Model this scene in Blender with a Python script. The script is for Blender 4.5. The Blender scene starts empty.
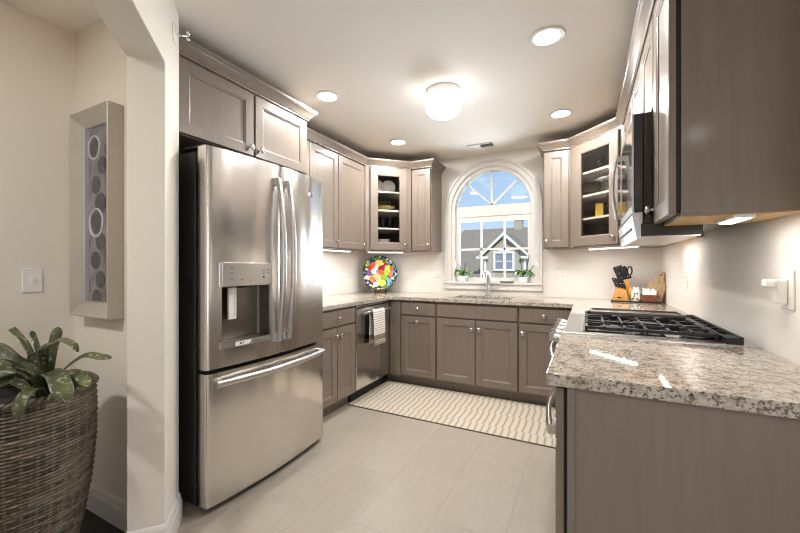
import bpy, bmesh, math, random
from mathutils import Vector, Matrix
from mathutils.geometry import tessellate_polygon
random.seed(7)
PI = math.pi
S = bpy.context.scene
COL = S.collection

# ------------------------------------------------------------------ camera
cd = bpy.data.cameras.new('camera'); cam = bpy.data.objects.new('camera', cd); COL.objects.link(cam)
cd.sensor_width = 36; cd.lens = 364.3 / 800 * 36; cd.clip_start = 0.05; cd.clip_end = 300
cam.location = (0, 0, 1.223); cam.rotation_euler = (PI / 2, 0, math.radians(27.14))
S.camera = cam

# ------------------------------------------------------------------ view, sky, sun, large lights
S.view_settings.view_transform = 'Standard'; S.view_settings.look = 'None'
S.view_settings.gamma = 1.0; S.view_settings.use_curve_mapping = False
S.view_settings.exposure = 1.04
S.cycles.use_denoising = True; S.cycles.pixel_filter_type = 'BLACKMAN_HARRIS'; S.cycles.filter_width = 1.1
S.cycles.max_bounces = 12; S.cycles.diffuse_bounces = 9; S.cycles.glossy_bounces = 5
S.cycles.transmission_bounces = 8; S.cycles.transparent_max_bounces = 10
S.cycles.sample_clamp_indirect = 6.0; S.cycles.caustics_reflective = False; S.cycles.caustics_refractive = False

def make_world():
    w = bpy.data.worlds.new('sky'); S.world = w; w.use_nodes = True
    nt = w.node_tree; nt.nodes.clear(); N = nt.nodes.new; L = nt.links.new
    out = N('ShaderNodeOutputWorld'); bg = N('ShaderNodeBackground')
    tc = N('ShaderNodeTexCoord'); sep = N('ShaderNodeSeparateXYZ'); L(tc.outputs['Generated'], sep.inputs[0])
    cr = N('ShaderNodeValToRGB'); L(sep.outputs['Z'], cr.inputs['Fac'])
    e = cr.color_ramp.elements
    e[0].position = 0.0; e[0].color = (.72, .82, .95, 1)
    e[1].position = 0.38; e[1].color = (.27, .50, .87, 1)
    x = e.new(.13); x.color = (.56, .74, .95, 1)
    no = N('ShaderNodeTexNoise'); no.inputs['Scale'].default_value = 5.0; no.inputs['Detail'].default_value = 4
    mp = N('ShaderNodeMapping'); mp.inputs['Scale'].default_value = (1, 1, 4); L(tc.outputs['Generated'], mp.inputs[0]); L(mp.outputs[0], no.inputs['Vector'])
    c2 = N('ShaderNodeValToRGB'); c2.color_ramp.elements[0].position = .56; c2.color_ramp.elements[1].position = .72
    L(no.outputs[0], c2.inputs['Fac'])
    mx = N('ShaderNodeMix'); mx.data_type = 'RGBA'; L(c2.outputs[0], mx.inputs['Factor']); L(cr.outputs[0], mx.inputs['A']); mx.inputs['B'].default_value = (.9, .93, .97, 1)
    L(mx.outputs['Result'], bg.inputs['Color']); bg.inputs['Strength'].default_value = .50
    L(bg.outputs[0], out.inputs[0])
make_world()

def lamp(name, kind, loc, energy, color=(1, 1, 1), rot=(0, 0, 0), parent=None, **kw):
    d = bpy.data.lights.new(name, kind); d.energy = energy; d.color = color
    for k, v in kw.items(): setattr(d, k, v)
    o = bpy.data.objects.new(name, d); COL.objects.link(o); o.location = loc; o.rotation_euler = rot
    if parent: o.parent = parent; o.location = Vector(loc) - parent.location
    return o
WARM = (1.0, .985, .955); SOFT = (1.0, .98, .95); DAY = (.92, .96, 1.0)
P_DOWN, P_FLUSH, P_LED, P_REAR, P_HALL, P_WIN, P_REARFILL, P_SIDE = 8.5, 4.5, 1.05, 3.0, 12.5, 34.0, 3.0, 20.0
sun = lamp('sun', 'SUN', (3, -6, 9), 1.9, (1, .96, .9), (math.radians(52), 0, math.radians(24)), angle=math.radians(2))
# daylight through the arched window; unseen fill lamps added in the room behind
# (window lamp is tilted up and narrowed to brighten the ceiling)
lamp('window_daylight', 'AREA', (-.93, 4.75, 1.15), P_WIN, (.88, .95, 1.0), (math.radians(-103), 0, 0), shape="RECTANGLE", size=2.6, size_y=1.1, spread=math.radians(82))
lamp('rear_fill_light', 'AREA', (1.9, -4.15, 1.25), P_REARFILL, DAY, (math.radians(90), 0, 0), shape='RECTANGLE', size=2.6, size_y=2.0)  # unseen fill added for soft light from behind the camera

lamp('side_fill_light', 'AREA', (4.15, -1.4, 1.15), P_SIDE, DAY, (0, math.radians(103), 0), shape='RECTANGLE', size=1.9, size_y=2.8)  # unseen fill added from the right, for ceiling and refrigerator

# ------------------------------------------------------------------ materials
def lin(c):
    return tuple(((v / 255) / 12.92 if v / 255 <= .04045 else ((v / 255 + .055) / 1.055) ** 2.4) for v in c)
def mat(name, rgb, rough=.5, metal=0.0, var=0.0, scale=8.0, stretch=(1, 1, 1), bump=0.0, bscale=None, spec=None, aniso=0, coat=0, emit=None, estr=0, sheen=0, trans=0, ior=None, rough_var=0):
    m = bpy.data.materials.new(name); m.use_nodes = True
    nt = m.node_tree; b = nt.nodes['Principled BSDF']; N = nt.nodes.new; L = nt.links.new
    c = lin(rgb); b.inputs['Base Color'].default_value = (*c, 1)
    b.inputs['Roughness'].default_value = rough; b.inputs['Metallic'].default_value = metal
    if spec is not None: b.inputs['Specular IOR Level'].default_value = spec
    if aniso: b.inputs['Anisotropic'].default_value = aniso
    if coat: b.inputs['Coat Weight'].default_value = coat; b.inputs['Coat Roughness'].default_value = .12
    if sheen: b.inputs['Sheen Weight'].default_value = sheen
    if trans: b.inputs['Transmission Weight'].default_value = trans
    if ior: b.inputs['IOR'].default_value = ior
    if emit: b.inputs['Emission Color'].default_value = (*emit, 1); b.inputs['Emission Strength'].default_value = estr
    tc = N('ShaderNodeTexCoord'); mp = N('ShaderNodeMapping'); mp.inputs['Scale'].default_value = stretch
    L(tc.outputs['Object'], mp.inputs[0])
    no = N('ShaderNodeTexNoise'); no.inputs['Scale'].default_value = scale; no.inputs['Detail'].default_value = 5
    L(mp.outputs[0], no.inputs['Vector'])
    if var or True:
        cr = N('ShaderNodeValToRGB'); e = cr.color_ramp.elements; e[0].position = .3; e[1].position = .7
        v = max(var, .01)
        e[0].color = (*[x * (1 - v) for x in c], 1); e[1].color = (*[min(1, x * (1 + v)) for x in c], 1)
        L(no.outputs[0], cr.inputs['Fac']); L(cr.outputs[0], b.inputs['Base Color'])
    if bump:
        bn = N('ShaderNodeBump'); bn.inputs['Strength'].default_value = min(1, bump); bn.inputs['Distance'].default_value = .002 * max(1, bump)
        src = no
        if bscale:
            src = N('ShaderNodeTexNoise'); src.inputs['Scale'].default_value = bscale; src.inputs['Detail'].default_value = 0 if bscale < 5 else 2; L(mp.outputs[0], src.inputs['Vector'])
        L(src.outputs[0], bn.inputs['Height']); L(bn.outputs[0], b.inputs['Normal'])
    return m
M = {}
M['wall'] = mat('painted_wall', (236, 231, 225), .6, var=.012, scale=2, bump=.02, bscale=180)
M['hallwall'] = mat('painted_hall_wall', (232, 225, 214), .6, var=.012, scale=2, bump=.02, bscale=180)
M['ceiling'] = mat('painted_ceiling', (246, 241, 234), .75, var=.01, scale=1.5)
M['trim'] = mat('white_trim_paint', (216, 212, 207), .6, var=.01)
M['cab'] = mat('taupe_stained_maple', (128, 115, 104), .38, var=.06, scale=5, stretch=(9, 9, .8), coat=.12)
M['cabin'] = mat('cabinet_interior', (150, 136, 120), .55, var=.06, scale=5, stretch=(6, 6, 1))
M['shelf'] = mat('pale_shelf_edge', (214, 206, 196), .4)
M['rawwood'] = mat('raw_maple_underside', (206, 170, 122), .55, var=.08, scale=6, stretch=(9, 1, 1))
M['steel'] = mat('brushed_stainless', (220, 216, 211), .21, 1.0, var=.02, scale=1.3, stretch=(1, 5, .7), bump=7, bscale=1.5)
M['steelbar'] = mat('satin_steel_bar', (200, 197, 194), .30, 1.0, var=.02)
M['chrome'] = mat('polished_chrome', (225, 225, 226), .08, 1.0)
M['nickel'] = mat('brushed_nickel_knob', (205, 198, 190), .22, 1.0)
M['dksteel'] = mat('dark_recess_steel', (128, 122, 115), .35, 1.0, var=.05)
M['case'] = mat('charcoal_painted_case', (52, 51, 48), .45)
M['black'] = mat('matte_black', (18, 18, 18), .5)
M['iron'] = mat('cast_iron_grate', (30, 30, 32), .42, bump=.15, bscale=200)
M['gloss'] = mat('black_glass', (14, 13, 14), .06, spec=.6, coat=.5)
M['ovenglass'] = mat('smoked_glass', (24, 24, 26), .05, spec=.8, coat=.8)
M['white'] = mat('white_plastic', (238, 236, 232), .35)
M['ceramic'] = mat('white_glaze', (236, 234, 230), .15, coat=.4)
M['tray'] = mat('dark_tray', (44, 40, 38), .35)
M['knifewood'] = mat('honey_beech_block', (206, 150, 84), .4, var=.10, scale=10, stretch=(8, 8, 1), coat=.2)
M['board'] = mat('pale_grained_board', (176, 150, 110), .55, var=.30, scale=26, stretch=(3, 1, 1))
M['board2'] = mat('grey_brown_board', (120, 108, 94), .5, var=.12, scale=9, stretch=(6, 6, 1))
M['brown'] = mat('brown_woven_box', (128, 74, 52), .6, var=.18, scale=60, bump=.4)
M['napkin'] = mat('white_paper_napkin', (240, 236, 232), .8, bump=.3, bscale=30)
M['yellow'] = mat('yellow_glaze', (226, 186, 60), .25, coat=.4)
M['olive'] = mat('olive_glaze', (140, 130, 44), .25, coat=.4)
M['leaf'] = mat('orchid_leaf_green', (84, 128, 50), .4, var=.2, scale=12)
M['soil'] = mat('dark_soil', (40, 34, 28), .9, var=.3, scale=60, bump=.6)
M['moss'] = mat('dark_stem', (74, 64, 44), .6)
M['fire'] = mat('petal_white', (240, 234, 236), .6)
M['siding'] = mat('tan_house_siding', (172, 164, 148), .8, var=.05, scale=4)
M['roof'] = mat('grey_shingle_roof', (136, 126, 112), .9, var=.22, scale=9, stretch=(1, 1, 3))
M['exttrim'] = mat('house_white_trim', (232, 230, 226), .6)
M['extpane'] = mat('house_window_pane', (136, 142, 154), .1, var=.15, scale=.6, spec=.8)
M['grass'] = mat('lawn', (92, 112, 62), .9, var=.2, scale=3)
M['hallwood'] = mat('dark_hardwood', (42, 34, 30), .3, var=.25, scale=4, stretch=(9, 1, 1))
M['ledon'] = mat('led_diffuser', (255, 250, 240), .4, emit=(1, .95, .87), estr=9)
M['lampon'] = mat('lamp_lens', (255, 250, 240), .4, emit=(1, .95, .86), estr=6)
M['globe'] = mat('frosted_globe', (250, 247, 240), .5, emit=(1, .985, .95), estr=2.0)
M['vent'] = mat('vent_white', (224, 220, 214), .5)
M['dark'] = mat('vent_dark', (92, 100, 106), .7)
M['silverframe'] = mat('champagne_frame', (178, 170, 158), .42, .15, var=.03)
M['ink'] = mat('grey_print', (74, 74, 80), .6)
M['art_white'] = mat('chalk_white', (214, 214, 218), .8)

def glass_mat(name, tint=(1, 1, 1), refl=.12):
    m = bpy.data.materials.new(name); m.use_nodes = True; nt = m.node_tree; nt.nodes.clear(); N = nt.nodes.new; L = nt.links.new
    o = N('ShaderNodeOutputMaterial'); t = N('ShaderNodeBsdfTransparent'); t.inputs[0].default_value = (*tint, 1)
    g = N('ShaderNodeBsdfGlossy'); g.inputs['Roughness'].default_value = .02
    f = N('ShaderNodeFresnel'); f.inputs[0].default_value = 1.45
    mm = N('ShaderNodeMath'); mm.operation = 'MULTIPLY'; mm.inputs[1].default_value = refl * 8; L(f.outputs[0], mm.inputs[0])
    mx = N('ShaderNodeMixShader'); L(mm.outputs[0], mx.inputs[0]); L(t.outputs[0], mx.inputs[1]); L(g.outputs[0], mx.inputs[2]); L(mx.outputs[0], o.inputs[0])
    return m
M['pane'] = glass_mat('window_glass', (.97, .985, 1), .05); M['artglass'] = glass_mat('art_glazing', (.98, .98, .98), .02)
M['cabglass'] = glass_mat('cabinet_glass', (.95, .95, .95), .014)
M['tumbler'] = glass_mat('tumbler_glass', (.80, .82, .84), .18)

def nodes(m): return m.node_tree, m.node_tree.nodes.new, m.node_tree.links.new
def granite():
    m = mat('speckled_granite', (200, 190, 176), .035); nt, N, L = nodes(m); b = nt.nodes['Principled BSDF']
    tc = N('ShaderNodeTexCoord')
    def noise(s, det, rgh=.6, st=None):
        n = N('ShaderNodeTexNoise'); n.inputs['Scale'].default_value = s; n.inputs['Detail'].default_value = det; n.inputs['Roughness'].default_value = rgh
        mp = N('ShaderNodeMapping'); mp.inputs['Scale'].default_value = st or (1, 1, 1); L(tc.outputs['Object'], mp.inputs[0]); L(mp.outputs[0], n.inputs['Vector']); return n
    def ramp(src, stops):
        c = N('ShaderNodeValToRGB'); e = c.color_ramp.elements
        e[0].position, e[0].color = stops[0][0], (*stops[0][1], 1); e[1].position, e[1].color = stops[-1][0], (*stops[-1][1], 1)
        for p, q in stops[1:-1]: x = e.new(p); x.color = (*q, 1)
        L(src.outputs[0], c.inputs[0]); return c
    base = ramp(noise(26, 6, .68, (1, 1.25, 1)), [(.32, lin((118, 107, 95))), (.43, lin((166, 154, 140))), (.55, lin((196, 187, 175))), (.72, lin((182, 174, 166)))])
    fl = ramp(noise(95, 5, .7, (1, 1.2, 1)), [(.40, (1, 1, 1)), (.47, (0, 0, 0))])
    fl2 = ramp(noise(64, 6, .75, (1, 1.3, 1)), [(.365, (1, 1, 1)), (.405, (0, 0, 0))])
    m1 = N('ShaderNodeMix'); m1.data_type = 'RGBA'; L(fl.outputs[0], m1.inputs['Factor']); L(base.outputs[0], m1.inputs['A']); m1.inputs['B'].default_value = (*lin((100, 90, 79)), 1)
    m2 = N('ShaderNodeMix'); m2.data_type = 'RGBA'; L(fl2.outputs[0], m2.inputs['Factor']); L(m1.outputs['Result'], m2.inputs['A']); m2.inputs['B'].default_value = (*lin((50, 44, 39)), 1)
    L(m2.outputs['Result'], b.inputs['Base Color'])
    return m
M['granite'] = granite()

def tile():
    m = mat('greige_floor_tile', (196, 186, 174), .34, var=.03); nt, N, L = nodes(m); b = nt.nodes['Principled BSDF']
    tc = N('ShaderNodeTexCoord'); sp = N('ShaderNodeSeparateXYZ'); L(tc.outputs['Object'], sp.inputs[0])
    def ma(op, a, b2=None, c=None):
        n = N('ShaderNodeMath'); n.operation = op
        for i, v in enumerate((a, b2, c)):
            if v is None: continue
            if isinstance(v, (int, float)): n.inputs[i].default_value = v
            else: L(v, n.inputs[i])
        return n.outputs[0]
    xs = ma('DIVIDE', ma('ADD', sp.outputs['X'], .99), .33); row = ma('FLOOR', xs); fx = ma('FRACT', xs)
    ys = ma('DIVIDE', ma('ADD', ma('SUBTRACT', sp.outputs['Y'], 1.45), ma('MULTIPLY', row, -.2)), .61); fy = ma('FRACT', ys)
    ex = ma('MINIMUM', fx, ma('SUBTRACT', 1, fx)); ey = ma('MINIMUM', fy, ma('SUBTRACT', 1, fy))
    g = ma('MAXIMUM', ma('LESS_THAN', ex, .0055), ma('LESS_THAN', ey, .003))
    wn = N('ShaderNodeTexWhiteNoise'); cb = N('ShaderNodeCombineXYZ'); L(row, cb.inputs[0]); L(ma('FLOOR', ys), cb.inputs[1]); L(cb.outputs[0], wn.inputs['Vector'])
    no = N('ShaderNodeTexNoise'); no.inputs['Scale'].default_value = 6; no.inputs['Detail'].default_value = 6
    mp = N('ShaderNodeMapping'); mp.inputs['Scale'].default_value = (5, 1, 1); L(tc.outputs['Object'], mp.inputs[0]); L(mp.outputs[0], no.inputs['Vector'])
    k = ma('ADD', ma('MULTIPLY', no.outputs[0], .75), ma('MULTIPLY', wn.outputs[0], .25))
    cr = N('ShaderNodeValToRGB'); e = cr.color_ramp.elements; e[0].position = .3; e[1].position = .7
    e[0].color = (*lin((160, 150, 138)), 1); e[1].color = (*lin((168, 158, 146)), 1); L(k, cr.inputs[0])
    mx = N('ShaderNodeMix'); mx.data_type = 'RGBA'; L(g, mx.inputs['Factor']); L(cr.outputs[0], mx.inputs['A']); mx.inputs['B'].default_value = (*lin((147, 137, 126)), 1)
    L(mx.outputs['Result'], b.inputs['Base Color'])
    return m
M['tile'] = tile()

def rugmat():
    m = mat('striped_woven_rug', (214, 202, 184), .9); nt, N, L = nodes(m); b = nt.nodes['Principled BSDF']
    tc = N('ShaderNodeTexCoord'); sp = N('ShaderNodeSeparateXYZ'); L(tc.outputs['Object'], sp.inputs[0])
    def ma(op, a, b2=None):
        n = N('ShaderNodeMath'); n.operation = op
        for i, v in enumerate((a, b2)):
            if v is None: continue
            if isinstance(v, (int, float)): n.inputs[i].default_value = v
            else: L(v, n.inputs[i])
        return n.outputs[0]
    band = ma('FLOOR', ma('DIVIDE', sp.outputs['Y'], .247))
    fb = ma('FRACT', ma('DIVIDE', sp.outputs['Y'], .247))
    zig = ma('MULTIPLY', ma('ABSOLUTE', ma('SUBTRACT', fb, .5)), .008)
    xx = ma('ADD', ma('ADD', sp.outputs['X'], zig), ma('MULTIPLY', band, .013))
    no = N('ShaderNodeTexNoise'); no.inputs['Scale'].default_value = 40; L(tc.outputs['Object'], no.inputs['Vector'])
    xx = ma('ADD', xx, ma('MULTIPLY', no.outputs[0], .006))
    s = ma('FRACT', ma('DIVIDE', xx, .049))
    cr = N('ShaderNodeValToRGB'); e = cr.color_ramp.elements
    e[0].position = 0; e[0].color = (*lin((200, 190, 174)), 1); e[1].position = 1; e[1].color = (*lin((199, 189, 172)), 1)
    for p, c in ((.45, (199, 189, 172)), (.55, (176, 163, 145)), (.7, (150, 135, 117)), (.8, (182, 169, 151))): x = e.new(p); x.color = (*lin(c), 1)
    L(s, cr.inputs[0]); L(cr.outputs[0], b.inputs['Base Color'])
    n2 = N('ShaderNodeTexNoise'); n2.inputs['Scale'].default_value = 300; L(tc.outputs['Object'], n2.inputs['Vector'])
    bn = N('ShaderNodeBump'); bn.inputs['Strength'].default_value = .5; bn.inputs['Distance'].default_value = .004; L(n2.outputs[0], bn.inputs['Height']); L(bn.outputs[0], b.inputs['Normal'])
    return m
M['rug'] = rugmat()

def wickermat():
    m = mat('grey_brown_wicker', (98, 90, 78), .6, var=.5, scale=20, stretch=(1, 1, 7)); nt, N, L = nodes(m); b = nt.nodes['Principled BSDF']
    return m
def wickermat():
    m = mat('grey_brown_wicker', (98, 90, 78), .6, var=.25, scale=20, stretch=(1, 1, 7)); nt, N, L = nodes(m); b = nt.nodes['Principled BSDF']
    old = b.inputs['Base Color'].links[0].from_socket
    at = N('ShaderNodeAttribute'); at.attribute_name = 'tone'
    mx = N('ShaderNodeMix'); mx.data_type = 'RGBA'; mx.blend_type = 'MULTIPLY'; mx.inputs['Factor'].default_value = 1
    L(old, mx.inputs['A']); L(at.outputs['Color'], mx.inputs['B']); L(mx.outputs['Result'], b.inputs['Base Color'])
    return m
M['wicker'] = wickermat()
def towelmat():
    m = mat('checked_dish_towel', (235, 230, 224), .9); nt, N, L = nodes(m); b = nt.nodes['Principled BSDF']
    tc = N('ShaderNodeTexCoord'); sp = N('ShaderNodeSeparateXYZ'); L(tc.outputs['Object'], sp.inputs[0])
    w = N('ShaderNodeMath'); w.operation = 'DIVIDE'; L(sp.outputs['Z'], w.inputs[0]); w.inputs[1].default_value = .021
    f = N('ShaderNodeMath'); f.operation = 'FRACT'; L(w.outputs[0], f.inputs[0])
    cr = N('ShaderNodeValToRGB'); cr.color_ramp.interpolation = 'CONSTANT'; e = cr.color_ramp.elements
    e[0].color = (*lin((238, 234, 228)), 1); e[1].position = .68; e[1].color = (*lin((176, 166, 156)), 1); L(f.outputs[0], cr.inputs[0])
    # one broad grey-brown band near the hem
    lo = N('ShaderNodeMath'); lo.operation = 'GREATER_THAN'; L(sp.outputs['Z'], lo.inputs[0]); lo.inputs[1].default_value = -.262
    hi = N('ShaderNodeMath'); hi.operation = 'LESS_THAN'; L(sp.outputs['Z'], hi.inputs[0]); hi.inputs[1].default_value = -.215
    an = N('ShaderNodeMath'); an.operation = 'MULTIPLY'; L(lo.outputs[0], an.inputs[0]); L(hi.outputs[0], an.inputs[1])
    mx = N('ShaderNodeMix'); mx.data_type = 'RGBA'; L(an.outputs[0], mx.inputs['Factor']); L(cr.outputs[0], mx.inputs['A']); mx.inputs['B'].default_value = (*lin((150, 134, 120)), 1)
    L(mx.outputs['Result'], b.inputs['Base Color'])
    return m
M['towel'] = towelmat()
def plateground():
    m = mat('painted_plate_ground', (24, 42, 78), .45, spec=.15); nt, N, L = nodes(m); b = nt.nodes['Principled BSDF']
    tc = N('ShaderNodeTexCoord'); vo = N('ShaderNodeTexVoronoi'); vo.inputs['Scale'].default_value = 34; L(tc.outputs['Object'], vo.inputs['Vector'])
    sp = N('ShaderNodeSeparateColor'); L(vo.outputs['Color'], sp.inputs[0])
    cr = N('ShaderNodeValToRGB'); cr.color_ramp.interpolation = 'CONSTANT'; e = cr.color_ramp.elements
    e[0].color = (*lin((30, 48, 84)), 1); e[1].position = .86; e[1].color = (*lin((96, 150, 190)), 1)
    for p, c in ((.3, (228, 222, 206)), (.45, (40, 60, 60)), (.58, (222, 196, 110)), (.7, (92, 120, 62))): x = e.new(p); x.color = (*lin(c), 1)
    L(sp.outputs[0], cr.inputs[0]); L(cr.outputs[0], b.inputs['Base Color'])
    return m
M['plateground'] = plateground()
def leafmat():
    m = mat('speckled_bromeliad', (84, 104, 66), .38, coat=.25); nt, N, L = nodes(m); b = nt.nodes['Principled BSDF']
    tc = N('ShaderNodeTexCoord')
    n = N('ShaderNodeTexNoise'); n.inputs['Scale'].default_value = 70; n.inputs['Detail'].default_value = 3; L(tc.outputs['Object'], n.inputs['Vector'])
    n2 = N('ShaderNodeTexNoise'); n2.inputs['Scale'].default_value = 9; L(tc.outputs['Object'], n2.inputs['Vector'])
    c1 = N('ShaderNodeValToRGB'); e = c1.color_ramp.elements; e[0].position = .35; e[1].position = .68; e[0].color = (*lin((46, 52, 32)), 1); e[1].color = (*lin((100, 106, 66)), 1); L(n2.outputs[0], c1.inputs[0])
    c2 = N('ShaderNodeValToRGB'); e = c2.color_ramp.elements; e[0].position = .58; e[1].position = .66; e[0].color = (0, 0, 0, 1); e[1].color = (.75, .75, .75, 1); L(n.outputs[0], c2.inputs[0])
    mx = N('ShaderNodeMix'); mx.data_type = 'RGBA'; L(c2.outputs[0], mx.inputs['Factor']); L(c1.outputs[0], mx.inputs['A']); mx.inputs['B'].default_value = (*lin((156, 164, 132)), 1)
    L(mx.outputs['Result'], b.inputs['Base Color'])
    return m
M['brom'] = leafmat()
def artmat():
    m = mat('indigo_art_ground', (96, 96, 108), .7); nt, N, L = nodes(m); b = nt.nodes['Principled BSDF']
    tc = N('ShaderNodeTexCoord'); n = N('ShaderNodeTexNoise'); n.inputs['Scale'].default_value = 14; n.inputs['Detail'].default_value = 8; L(tc.outputs['Object'], n.inputs['Vector'])
    c = N('ShaderNodeValToRGB'); e = c.color_ramp.elements; e[0].position = .35; e[0].color = (*lin((92, 90, 98)), 1); e[1].position = .72; e[1].color = (*lin((160, 152, 156)), 1); L(n.outputs[0], c.inputs[0]); L(c.outputs[0], b.inputs['Base Color'])
    return m
M['art'] = artmat()
def colormat(name, rgb, **k):
    if name not in M: M[name] = mat(name, rgb, **k)
    return M[name]

# ------------------------------------------------------------------ mesh helpers
class F:
    """Local frame: a along u, b along n (outwards), c up."""
    def __init__(s, o, u=(1, 0), n=(0, -1)):
        s.o = Vector((*o[:2], o[2] if len(o) > 2 else 0)); s.u = Vector((*u, 0)).normalized(); s.n = Vector((*n, 0)).normalized()
    def __call__(s, a, b, c): return s.o + s.u * a + s.n * b + Vector((0, 0, c))
W = F((0, 0, 0), (1, 0), (0, 1))
class MB:
    def __init__(s): s.bm = bmesh.new()
    def v(s, p): return s.bm.verts.new(p)
    def face(s, vs):
        try: return s.bm.faces.new(vs)
        except ValueError: return None
    def box(s, a0, a1, b0, b1, c0, c1, f=W):
        v = [s.v(f(a, b, c)) for c in (c0, c1) for (a, b) in ((a0, b0), (a1, b0), (a1, b1), (a0, b1))]
        for q in ((0, 1, 2, 3), (7, 6, 5, 4), (0, 4, 5, 1), (1, 5, 6, 2), (2, 6, 7, 3), (3, 7, 4, 0)): s.face([v[i] for i in q])
        return s
    def loft(s, loops, close=True, cap0=True, cap1=True):
        L = [[s.v(p) for p in lp] for lp in loops]
        n = len(L[0])
        for A, B in zip(L, L[1:]):
            for i in range(n if close else n - 1):
                j = (i + 1) % n; s.face([A[i], A[j], B[j], B[i]])
        if cap0: s.face(L[0][::-1])
        if cap1: s.face(L[-1])
        return s
    def prism(s, poly, fn0, fn1):
        return s.loft([[fn0(*p) for p in poly], [fn1(*p) for p in poly]])
    def plate(s, outer, holes, f0, f1):
        """flat plate with holes; f0/f1 map 2D -> 3D for the two faces"""
        polys = [outer] + list(holes)
        tri = tessellate_polygon([[Vector((x, y, 0)) for x, y in p] for p in polys])
        flat = [p for q in polys for p in q]
        A = [s.v(f0(*p)) for p in flat]; B = [s.v(f1(*p)) for p in flat]
        for t in tri: s.face([A[i] for i in t]); s.face([B[i] for i in reversed(t)])
        k = 0
        for q in polys:
            n = len(q)
            for i in range(n):
                j = (i + 1) % n; s.face([A[k + i], A[k + j], B[k + j], B[k + i]])
            k += n
        return s
    def tube(s, pts, r, seg=10, closed=False, flat=None, up=None):
        P = [Vector(p) for p in pts]; n = len(P); R = r if isinstance(r, (list, tuple)) else [r] * n
        loops = []; prev = None
        for i in range(n):
            if closed: t = (P[(i + 1) % n] - P[i - 1])
            else: t = P[min(i + 1, n - 1)] - P[max(i - 1, 0)]
            t = t.normalized() if t.length > 1e-9 else Vector((0, 0, 1))
            ref = Vector(up) if up else (prev if prev else (Vector((0, 0, 1)) if abs(t.z) < .9 else Vector((1, 0, 0))))
            x = (ref - t * ref.dot(t)); x = x.normalized() if x.length > 1e-6 else t.orthogonal().normalized()
            y = t.cross(x); prev = x
            fx, fy = flat or (1, 1)
            loops.append([P[i] + x * math.cos(2 * PI * k / seg) * R[i] * fx + y * math.sin(2 * PI * k / seg) * R[i] * fy for k in range(seg)])
        if closed: loops.append(loops[0]); return s.loft(loops, True, False, False)
        return s.loft(loops)
    def lathe(s, prof, c=(0, 0, 0), seg=24, axis='z', d=None, ring=False):
        """prof: (r, h) pairs; around z at c, or along direction d"""
        c = Vector(c); D = Vector(d).normalized() if d else Vector((0, 0, 1))
        X = D.orthogonal().normalized(); Y = D.cross(X)
        loops = []
        for r, h in prof: loops.append([c + D * h + (X * math.cos(2 * PI * k / seg) + Y * math.sin(2 * PI * k / seg)) * max(r, 1e-5) for k in range(seg)])
        if ring: return s.loft(loops + [loops[0]], True, False, False)
        return s.loft(loops)
    def ball(s, c, r, seg=12, sc=(1, 1, 1)):
        c = Vector(c); loops = []
        n = max(4, seg // 2)
        for i in range(n + 1):
            a = -PI / 2 + PI * i / n
            loops.append([c + Vector((math.cos(a) * math.cos(2 * PI * k / seg) * sc[0], math.cos(a) * math.sin(2 * PI * k / seg) * sc[1], math.sin(a) * sc[2])) * r if 0 < i < n else c + Vector((math.cos(2 * PI * k / seg) * 1e-5, math.sin(2 * PI * k / seg) * 1e-5, math.sin(a) * sc[2] * r)) for k in range(seg)])
        return s.loft(loops)
    def build(s, name, m, parent=None, smooth=False, bev=0, origin=None, keep=False, seg=2):
        bm = s.bm
        bmesh.ops.remove_doubles(bm, verts=bm.verts, dist=1e-5) if not keep else None
        bmesh.ops.recalc_face_normals(bm, faces=bm.faces)
        off = Vector((0, 0, 0))
        if origin is not None: off = Vector(origin)
        pw = wloc(parent) if parent else Vector((0, 0, 0))
        if parent and origin is None: off = pw
        bmesh.ops.translate(bm, verts=bm.verts, vec=-off)
        me = bpy.data.meshes.new(name); bm.to_mesh(me); bm.free()
        o = bpy.data.objects.new(name, me); COL.objects.link(o)
        me.materials.append(M[m] if isinstance(m, str) else m)
        if smooth:
            for p in me.polygons: p.use_smooth = True
            try: me.set_sharp_from_angle(angle=math.radians(38))
            except Exception: pass
        if bev:
            b = o.modifiers.new('bevel', 'BEVEL'); b.width = bev; b.segments = seg; b.limit_method = 'ANGLE'; b.angle_limit = math.radians(40)
        if parent: o.parent = parent
        o.location = off - pw
        return o
def wloc(o):
    v = Vector((0, 0, 0))
    while o: v += o.location; o = o.parent
    return v
def tag(o, label, cat, group=None):
    o['label'] = label; o['category'] = cat
    if group: o['group'] = group
    return o
def thing(name, label, cat, loc, group=None):
    o = bpy.data.objects.new(name, None); COL.objects.link(o); o.location = loc; o.empty_display_size = .05
    return tag(o, label, cat, group)
def struct(o): o['kind'] = 'structure'; return o
def plab(o, label): o['label'] = label; return o
def dup(root, loc, label, group=None):
    r = root.copy(); COL.objects.link(r); r.location = loc; r['label'] = label
    if group: r['group'] = group
    for ch in list(root.children):
        c = ch.copy(); COL.objects.link(c); c.parent = r
        for g in list(ch.children):
            d = g.copy(); COL.objects.link(d); d.parent = c
    return r
def arc(cx, cz, r, a0, a1, n): return [(cx + r * math.cos(a0 + (a1 - a0) * i / n), cz + r * math.sin(a0 + (a1 - a0) * i / n)) for i in range(n + 1)]
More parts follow.
